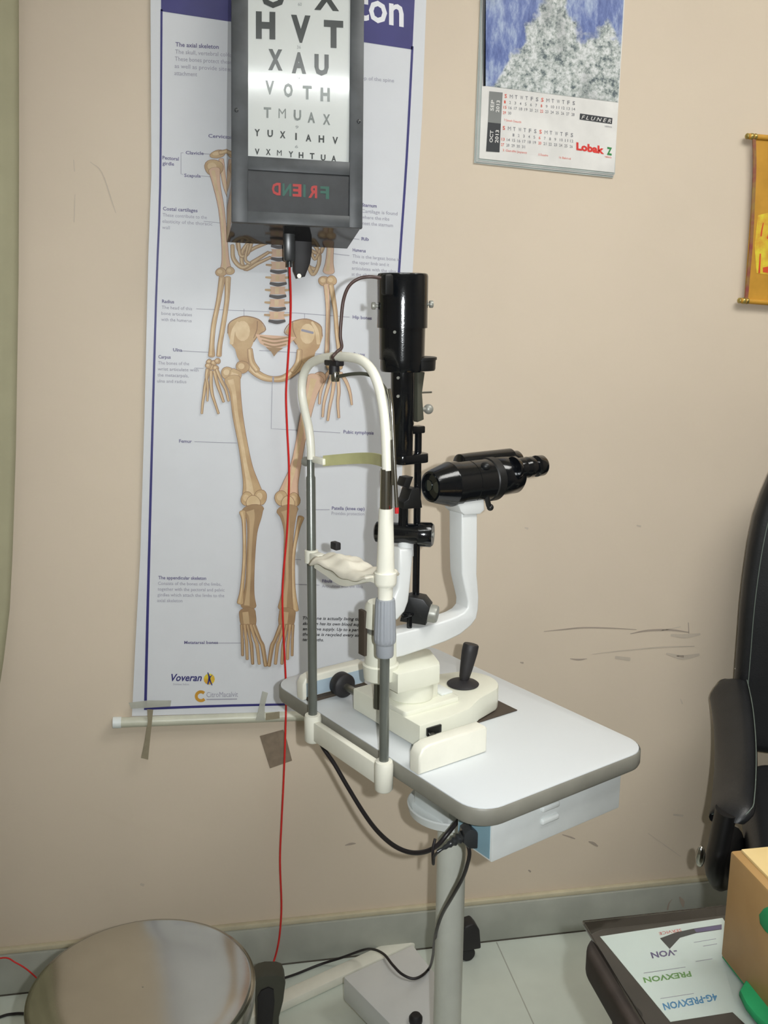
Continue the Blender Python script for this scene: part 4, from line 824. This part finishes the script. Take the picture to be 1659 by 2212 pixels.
# microscope body
zm = L(1010, 1041).z; AX = Vector((1, 0, 0.0)); um = lambda x: L(x, 1035).x
mz = lambda y, x: L(x, y).z
def seg(prof, m, name, off=(0, 0), ell=1.0, zc=None):
    b = MB(MS); b.lathe([(um(x), r) for x, r in prof], (0, VC+off[0], (zc if zc is not None else zm)+off[1]), (1, 0, 0), m, 44, e=(Vector((0, 1, 0)), Vector((0, 0, 1)), Vector((1, 0, 0))), ell=ell); return b
b = seg([(936, 0.0190), (929, 0.0205), (930, 0.0235), (936, 0.0258), (968, 0.0340), (969, 0.0345), (984, 0.0345)], 'scope_black', 'x'); b.build('objective_cone', SL, sharp=9)
b = MB(MS)
for a in (0, 1): b.lathe([(um(936)-0.0012, 0.0085), (um(936)+0.001, 0.0085)], (0, VC+(a-0.5)*0.021, zm), (1, 0, 0), 'scope_lens', 24)
b.build('objective_lens', SL)
seg([(984, 0.0345), (984.5, 0.0332), (1011, 0.0332), (1011.5, 0.0326), (1012.5, 0.0326), (1013, 0.0332), (1066, 0.0332)], 'scope_black', 'x').build('magnification_drum', SL, sharp=15)
seg([(1048, 0.033), (1050, 0.0348), (1064, 0.0348), (1066, 0.033)], 'scope_matte', 'x').build('drum_ring', SL)
zme = mz(1018, 1095)
b = MB(MS); b.lathe([(um(1062), 0.029), (um(1064), 0.0305), (um(1106), 0.0305), (um(1112), 0.026)], (0, VC-0.002, zm+0.003), (1, 0, 0), 'scope_black', 44, e=(Vector((0, 1, 0)), Vector((0, 0, 1)), Vector((1, 0, 0)))); b.build('prism_housing', SL)
b = MB(MS); b.lathe([(um(1010), 0.012), (um(1012), 0.0165), (um(1035), 0.0170), (um(1120), 0.0170), (um(1124), 0.013)], (0, VC+0.022, zm+0.024), (1, 0, 0), 'scope_black', 36, e=(Vector((0, 1, 0)), Vector((0, 0, 1)), Vector((1, 0, 0)))); b.build('beam_tube', SL)
for dv in (-0.020, 0.038):
    ze = zm+0.016
    b = MB(MS); zz = (-0.030, VC+dv+0.0, ze); ev = (Vector((0, 1, 0)), Vector((0, 0, 1)), Vector((1, 0, 0)))
    b.lathe([(um(1118), 0.0195), (um(1124), 0.0185), (um(1128), 0.0155), (um(1134), 0.0165), (um(1138), 0.0165), (um(1139), 0.0155), (um(1147), 0.0170), (um(1148), 0.0155), (um(1156), 0.0165), (um(1160), 0.0140), (um(1164), 0.0142), (um(1166), 0.0172), (um(1178), 0.0168), (um(1181), 0.0145), (um(1180), 0.011)], zz, (1, 0, 0), 'scope_black', 36, e=ev); b.build('eyepiece', SL)
q0 = L(1052, 1060, VC-0.02); P = [L(1050, 1062, VC-0.022), L(1053, 1080, VC-0.022), L(1056, 1093, VC-0.022)]
b = MB(MS); b.tube(P, 0.0042, 'scope_matte', 12); b.sphere(L(1059, 1096, VC-0.022), 0.0055, 'scope_matte', 14); b.build('magnification_lever', SL)
qk = L(1057, 998, VC-0.028); MB(MS).sphere((qk.x, VC-0.020, zm+0.026), 0.0085, 'scope_matte', 16, (1, 1, 0.8)).build('focus_knob', SL)
# joystick
jc = LZ(1000, 1478, 0.8425); jt = tol(onP(1018, 1392, MS @ Vector((jc.x, jc.y, 0)), VA))
jt = tol(onP(1018, 1391, C0+VA*jc.y, VA)); jb = Vector((jc.x, jc.y, 0.8425))
b = MB(MS); b.lathe([(0, 0.0255), (0.0012, 0.0262), (0.003, 0.024), (0.006, 0.014), (0.008, 0.008)], jb, (0, 0, 1), 'rubber', 36); b.build('joystick_boot', SL)
d = jt-jb; h_ = d.length; b = MB(MS); b.lathe([(0.004, 0.0055), (0.012, 0.0085), (h_*0.4, 0.0105), (h_*0.8, 0.0130), (h_-0.002, 0.0128), (h_, 0.0115)], jb, d, 'rubber', 32); b.build('joystick', SL)

# ================================================================== cables of the table
cab = [(690, 1598, 1.49), (700, 1618, 1.49), (722, 1650, 1.47), (750, 1698, 1.44), (785, 1755, 1.40), (815, 1795, 1.36), (850, 1826, 1.32), (885, 1841, 1.29), (918, 1840, 1.27), (945, 1826, 1.26), (965, 1803, 1.26), (982, 1782, 1.27), (992, 1770, 1.28)]
tag(MB().tube([onY(x, y, Y) for x, y, Y in cab], 0.0036, 'cable_black', 12).build('cable'), 'thick black cable looping under the table from the chin rest socket', 'cable')
t = thing('power_connector', onY(1030, 1810, 1.17), 'black mains connector with ribbed strain relief plugged into the table power box', 'plug')
f = lambda x, y, Y=1.185: onY(x, y, Y)
b = MB(); P = [(998, 1792), (1012, 1781), (1035, 1790), (1052, 1806), (1058, 1814), (1056, 1822), (1038, 1824), (1008, 1824), (996, 1812)]; o_ = f(1020, 1805)
b.prism([((f(x, y)-o_).x, (f(x, y)-o_).z) for x, y in P], o_, (1, 0, 0), (0, 0, 1), 0.026, 'black_plastic', 0.003)
b.build('connector_body', t); q = f(1045, 1815, 1.171); MB().box(q-Vector((0.006, 0.001, 0.0022)), q+Vector((0.006, 0.001, 0.0022)), 'grey_metal', 0.0006).build('contact_tab', t)
a = f(1000, 1806); d = f(945, 1840)-a; Lr = d.length
b = MB(); b.lathe([(0, 0.009)]+[(Lr*(0.1+0.085*k), (0.0085-0.0007*k) if k % 2 else (0.0062-0.0005*k)) for k in range(10)]+[(Lr, 0.003)], a, d, 'black_plastic', 20); b.build('strain_relief', t)
MB().tube([f(947, 1839), f(938, 1850, 1.2), f(936, 1866, 1.21), f(935, 1835, 1.23), f(940, 1812, 1.24)], 0.0022, 'cable_black', 8).build('cord_tail', t)
c2 = [(1008, 1818, 1.19), (1014, 1840, 1.19), (1011, 1862, 1.195), (1000, 1895, 1.21), (978, 1935, 1.24), (955, 1975, 1.31), (943, 2010, 1.36)]
P = [onY(x, y, Y) for x, y, Y in c2]+[onY(938, 2040, 1.45), onY(935, 2066, 1.58)]
P += [onZ(x, y, z) for x, y, z in ((928, 2090, 0.11), (912, 2107, 0.106), (892, 2114, 0.106), (868, 2104, 0.110), (848, 2084, 0.112), (830, 2062, 0.108), (808, 2051, 0.090), (785, 2052, 0.060), (740, 2068, 0.030), (690, 2084, 0.005), (640, 2104, 0.005), (600, 2117, 0.02))]
P.append(onY(566, 2126, 1.76))
tag(MB().tube(P, 0.0028, 'cable_black', 10).build('mains_cable'), 'thin black mains cable trailing from the table connector across the floor', 'cord')

# ================================================================== adapter block beside the stool
pa_ = onZ(585, 2230, 0.0); t = thing('power_adapter', (0.09, 1.67, 0), 'worn dark grey socket block on the floor right of the steel stool', 'socket')
f = lambda x, y: onY(x, y, 1.645)
b = MB(); P = [(550, 2120), (560, 2112), (575, 2108), (600, 2108), (612, 2112), (617, 2125), (612, 2165), (603, 2200)]; zs = [(f(x, y).x, f(x, y).z) for x, y in P]
zs = zs+[(zs[-1][0]-0.002, 0.002), (zs[0][0]+0.002, 0.002)]
b.prism(zs, (0, 1.6675, 0), (1, 0, 0), (0, 0, 1), 0.045, 'dark_olive', 0.004); b.build('block_shell', t)
b = MB(); P = [(556, 2152), (564, 2138), (580, 2131), (591, 2136), (593, 2160), (588, 2212), (578, 2240), (555, 2240)]; zs = [(f(x, y).x, f(x, y).z) for x, y in P]
b.prism(zs, (0, 1.6435, 0), (1, 0, 0), (0, 0, 1), 0.004, 'rubber', 0.001); b.build('socket_recess', t)
tag(MB().tube([Vector((-0.55, 1.905, 0.07)), onY(0, 2070, 1.90), onY(35, 2080, 1.90), onY(70, 2104, 1.88), onY(110, 2150, 1.80), onY(150, 2230, 1.7)], 0.0016, 'red_wire', 8).build('wire'), 'faint red wire along the skirting left of the steel stool', 'wire')
tag(MB().tube([onZ(-60, 2225, 0.004), onZ(0, 2197, 0.004), onZ(30, 2190, 0.004), onZ(62, 2191, 0.004), onZ(120, 2205, 0.004)], 0.0028, 'cable_black', 8).build('cord'), 'black cord lying on the floor at the left of the stool', 'cord')

# ================================================================== steel stool
SC = Vector((-0.120, 1.285, 0)); RS = 0.1635; ZS = 0.467
t = thing('steel_stool', SC, 'round stainless steel stool in the lower left foreground', 'stool')
MB().lathe([(ZS-0.004, RS-0.002), (ZS-0.0012, RS-0.003), (ZS+0.0, RS-0.008), (ZS-0.001, RS-0.06), (ZS-0.0015, 0.001)], SC, (0, 0, 1), 'steel_seat', 96, cap=False).build('seat', t, sharp=60)
MB().lathe([(ZS-0.032, RS-0.006), (ZS-0.031, RS-0.001), (ZS-0.006, RS+0.0005), (ZS-0.003, RS), (ZS-0.0012, RS-0.003)], SC, (0, 0, 1), 'steel_rim', 96, cap=False).build('rim', t)
MB().lathe([(ZS-0.052, RS-0.014), (ZS-0.050, RS-0.005), (ZS-0.036, RS-0.004), (ZS-0.032, RS-0.012)], SC, (0, 0, 1), 'steel_rim', 96, cap=False).build('under_ring', t)
for k in range(4):
    a = radians(45+90*k); d = Vector((cos(a), sin(a), 0)); lg = MB().cyl(SC+d*0.13+Vector((0, 0, ZS-0.045)), SC+d*0.155+Vector((0, 0, 0.012)), 0.011, 'chrome').build('leg', t)
    MB().lathe([(0, 0.014), (0.016, 0.013)], SC+d*0.1555, (0, 0, 1), 'rubber', 16).build('rubber_foot', lg)
MB().tube([SC+Vector((0.147*cos(2*pi*k/24), 0.147*sin(2*pi*k/24), 0.15)) for k in range(25)], 0.006, 'chrome', 10, 2).build('foot_ring', t)

# ================================================================== office chair
fc = Vector((-0.455, -0.89, 0)).normalized(); sc = Vector((-fc.y, fc.x, 0))   # facing; towards the chair's far side
BL_ = Vector((1.093, 1.79, 0))
t = thing('office_chair', BL_+sc*0.27-fc*-0.2, 'black leather office chair with grey stitching behind the desk', 'chair')
edgep = [(1586, 1560), (1588, 1480), (1594, 1400), (1600, 1320), (1607, 1255), (1617, 1185), (1630, 1120), (1645, 1075), (1662, 1035), (1690, 985)]
nb = Vector((fc.x, fc.y, 0)).normalized()
def onB(px, py): return onP(px, py, BL_, nb)
S_ = [((onB(x, y)-BL_).dot(sc), onB(x, y).z) for x, y in edgep]
sm_, zt_ = S_[-1][0], S_[-1][1]; WB = 0.52
top = [(0.09, zt_+0.045), (0.16, zt_+0.065), (WB/2, zt_+0.07)]
left = [(S_[0][0], 0.50)]+S_+[p for p in top if p[0] > sm_]
poly_ = left+[(WB-a, z) for a, z in left[::-1][1:]]
b = MB(); b.prism(poly_, BL_-nb*0.035, sc, (0, 0, 1), 0.075, 'leather', 0.022, 4); b.build('backrest', t, sharp=60)
for off in (0.012, 0.026):
    P = []
    for (a, z) in left[1:-2]: P.append(BL_+sc*(a+off)+Vector((0, 0, z-off*0.35))+nb*(0.0035 if off > 0.02 else -0.002))
    MB().tube(P, 0.0009, 'stitch', 6, 4).build('stitching', t)
# seat
b = MB(); sO = BL_+sc*(WB/2)+fc*0.27
b.prism(rrect(-0.25, 0.25, -0.24, 0.26, 0.07), sO+Vector((0, 0, 0.455)), fc, sc, 0.09, 'leather', 0.03, 4); b.build('seat', t, sharp=60)
# armrests
def arm(side):
    sh = sc*0.0 if side == 0 else sc*(WB+0.06)
    path = [onY(1572, 1488, 1.80), onY(1577, 1505, 1.765), onY(1586, 1560, 1.68), onY(1590, 1635, 1.58), onY(1587, 1710, 1.48), onY(1582, 1755, 1.42), onY(1580, 1772, 1.41)]
    path = [p+sh for p in path]
    wf = lambda q: 0.043*(sqrt(max(0.22, 1-(1-q/0.12)**2)) if q < 0.12 else 1.0)*(1.0 if q < 0.9 else 1-0.3*(q-0.9)/0.1)
    def pr(q):
        w_ = wf(q); return [(w_*cos(a)*1.0, 0.020*sin(a)*(1.25 if sin(a) > 0 else 0.8)) for a in [2*pi*k/20 for k in range(20)]]
    m_ = MB(); m_.sweep(path, pr, (-0.60, 0.30, 1), 'leather', 8); pad = m_.build('armrest_pad', t, sharp=70)
    for sg in (-1, 1):
        PP = smooth_path(path, 3); n = len(PP); Q = []
        for i, p in enumerate(PP):
            if i < 2: continue
            d = (PP[min(i+1, n-1)]-PP[max(i-1, 0)]).normalized(); sd_ = d.cross(Vector((-0.60, 0.30, 1))).normalized(); q = i/(n-1); w_ = wf(q)
            Q.append(p+sd_*(sg*w_*0.93)+Vector((0, 0, 0.0105)))
        MB().tube(Q, 0.0009, 'stitch', 6, 2).build('stitching', pad)
    a0 = path[-1]; m_ = MB(); SP = [a0+Vector((-0.012, 0, 0.02)), a0+Vector((-0.022, -0.005, -0.04)), a0+Vector((-0.026, -0.005, -0.085)), a0+Vector((0.03, 0.05, -0.125)), a0+Vector((0.10, 0.14, -0.14))]
    m_.sweep(SP, lambda q: [(0.036*cos(a), 0.018*sin(a)) for a in [2*pi*k/16 for k in range(16)]], (0.9, -0.4, 0.1), 'chair_plastic', 6); m_.build('arm_support', t, sharp=70)
    m_ = MB(); rp_ = path[0]; m_.tube([rp_+Vector((0, 0, 0)), rp_+Vector((-0.0, -0.01, -0.09)), rp_+Vector((0.02, -0.05, -0.17)), rp_+Vector((0.07, -0.12, -0.185))], 0.014, 'chair_plastic', 10); m_.build('arm_post', t)
arm(0); arm(1)
q = onY(1513, 1850, 1.37); MB().sphere(q, 0.010, 'chrome', 16, (0.8, 0.8, 2.0)).build('chrome_bolt', t)
b = MB(); cc = sO; b.cyl(cc+Vector((0, 0, 0.09)), cc+Vector((0, 0, 0.415)), 0.026, 'chair_plastic'); b.build('gas_post', t)
for k in range(5):
    a = radians(72*k+20); d = Vector((cos(a), sin(a), 0)); m_ = MB(); m_.sweep([cc+Vector((0, 0, 0.10)), cc+d*0.14+Vector((0, 0, 0.095)), cc+d*0.26+Vector((0, 0, 0.075))], lambda q: [(-0.02, -0.014), (0.02, -0.014), (0.02, 0.014), (-0.02, 0.014)], (0, 0, 1), 'chair_plastic'); lg = m_.build('base_leg', t)
    e = Vector((-d.y, d.x, 0)); m_ = MB(); c = cc+d*0.25+Vector((0, 0, 0.027)); m_.cyl(c-e*0.02, c+e*0.02, 0.026, 'rubber', bev=0.004); m_.cyl(c, c+Vector((0, 0, 0.04)), 0.006, 'chrome'); m_.build('caster', lg)

# ================================================================== desk with glass
ZD = 0.74
g0 = onZ(1258, 1990, ZD+0.006); DX0, DY1 = g0.x, g0.y
t = thing('desk', (DX0+0.5, DY1-0.4, 0), 'dark brown desk topped with clear glass in the lower right corner', 'desk')
b = MB(); b.prism(rrect(DX0-0.012, DX0+1.1, DY1-0.75, DY1-0.012, 0.04), (0, 0, ZD-0.017), (1, 0, 0), (0, 1, 0), 0.034, 'desk_wood', 0.006, 3); b.build('desktop', t)
for x_ in (DX0+0.02, DX0+1.03): MB().box((x_, DY1-0.72, 0), (x_+0.03, DY1-0.05, ZD-0.03), 'desk_side', 0.003).build('side_panel', t)
MB().box((DX0+0.05, DY1-0.12, 0.25), (DX0+1.03, DY1-0.10, ZD-0.03), 'desk_side').build('modesty_panel', t)
b = MB(); b.box((DX0, DY1-0.76, ZD+0.0012), (DX0+1.08, DY1, ZD+0.0072), 'glass', 0.0008); b.build('glass_top', t)
FLY = thing('flyer', onZ(1450, 2110, ZD+0.0002), 'white printed leaflet lying under the desk glass', 'leaflet')
fp = lambda x, y: onZ(x, y, ZD+0.0005); b = MB()
q = [fp(1298, 2029), fp(1562, 1989), fp(1640, 2110), fp(1700, 2235), fp(1640, 2245), fp(1584, 2192), fp(1450, 2213)]
b.add(q+[p-Vector((0, 0, 0.0003)) for p in q], [[0, 1, 2, 3, 4, 5, 6], [13, 12, 11, 10, 9, 8, 7]]+[[i, (i+1) % 7, 7+(i+1) % 7, 7+i] for i in range(7)], 'sheet_white')
fp2 = lambda x, y: onZ(x, y, ZD+0.0007)
b.poly([fp2(*p) for p in ((1427, 2033), (1462, 2020), (1500, 2012), (1560, 2003), (1560, 2014), (1505, 2022), (1470, 2032), (1448, 2056))], 'cal_black')
b.poly([onZ(*p, ZD+0.00085) for p in ((1500, 2013), (1560, 2003.5), (1560, 2013), (1505, 2020))], 'flyer_purple')
def rt(st, x0, y0, x1, y1, h, m, bold=0.03, sh=0): text(b, st, x0, y0, x1, y1, h, m, fp2, bold, sh, up=(0.35, 1.0))
rt('-VON', 1462, 2056, 1406, 2064, 12, 'flyer_purple'); rt('PREXVON', 1492, 2104, 1390, 2118, 11, 'flyer_green'); rt('4G-PREXVON', 1548, 2152, 1432, 2174, 14, 'flyer_blue')
rt('SERVICE', 1472, 2012, 1424, 2020, 6, 'logo_red', 0.0)
for (x0, y0, x1, y1) in ((1392, 2108, 1482, 2095), (1428, 2163, 1500, 2152), (1500, 2042, 1548, 2034), (1520, 2050, 1550, 2045), (1504, 2083, 1540, 2077)): stroke(b, [(x0, y0, 1.3), (x1, y1, 1.3)], 'ink_grey', fp2, 0, False)
b.build('printed_sheet', FLY, flat=True, recalc=False)
# wooden lens case
ck = onZ(1556, 2066, ZD+0.0072); zk_ = onY(1566, 1838, ck.y).z; zb_ = ZD+0.0084
t = thing('wooden_case', (ck.x+0.13, ck.y-0.12, ZD+0.0074), 'pale wooden lens case on the glass topped desk', 'box')
b = MB(); b.box((ck.x, ck.y-0.26, zb_), (ck.x+0.30, ck.y, zk_), 'wood_pale', 0.003, 2); b.build('case_body', t)
q = onZ(1600, 1837, zk_+0.001); b = MB(); b.box((q.x, ck.y-0.25, zk_-0.002), (ck.x+0.29, ck.y-0.004, zk_+0.003), 'wood_lid', 0.001); b.build('lid', t)
b = MB(); b.box((ck.x+0.001, ck.y-0.255, ZD+0.0074), (ck.x+0.29, ck.y-0.002, zb_+0.001), 'felt_green'); b.build('felt_base', t)
def onX(px, py, X): d = ray(px, py); return CAM+d*(X/d.x)
XF = ck.x-0.001
P = [onX(x, y, XF) for x, y in ((1642, 1975), (1652, 1962), (1668, 1955), (1680, 1990), (1670, 2025), (1656, 2012), (1644, 1995))]
b = MB(); o_ = P[0]; b.prism([((p-o_).y, (p-o_).z) for p in P], o_, (0, 1, 0), (0, 0, 1), 0.003, 'felt_green', 0.0008); r_ = b.build('sticker', t); r_['label'] = 'bright green sticker on the side'
P = [onZ(x, y, ZD+0.010) for x, y in ((1604, 2150), (1622, 2118), (1660, 2105), (1740, 2130), (1760, 2240), (1690, 2250), (1640, 2205), (1618, 2178))]
P = [(p.x-0.004, p.y) for p in P]
b = MB(); b.prism([(p[0], p[1]) for p in P], (0, 0, ZD+0.0125), (1, 0, 0), (0, 1, 0), 0.010, 'felt_green', 0.003, 2); b.build('felt_pad', t)
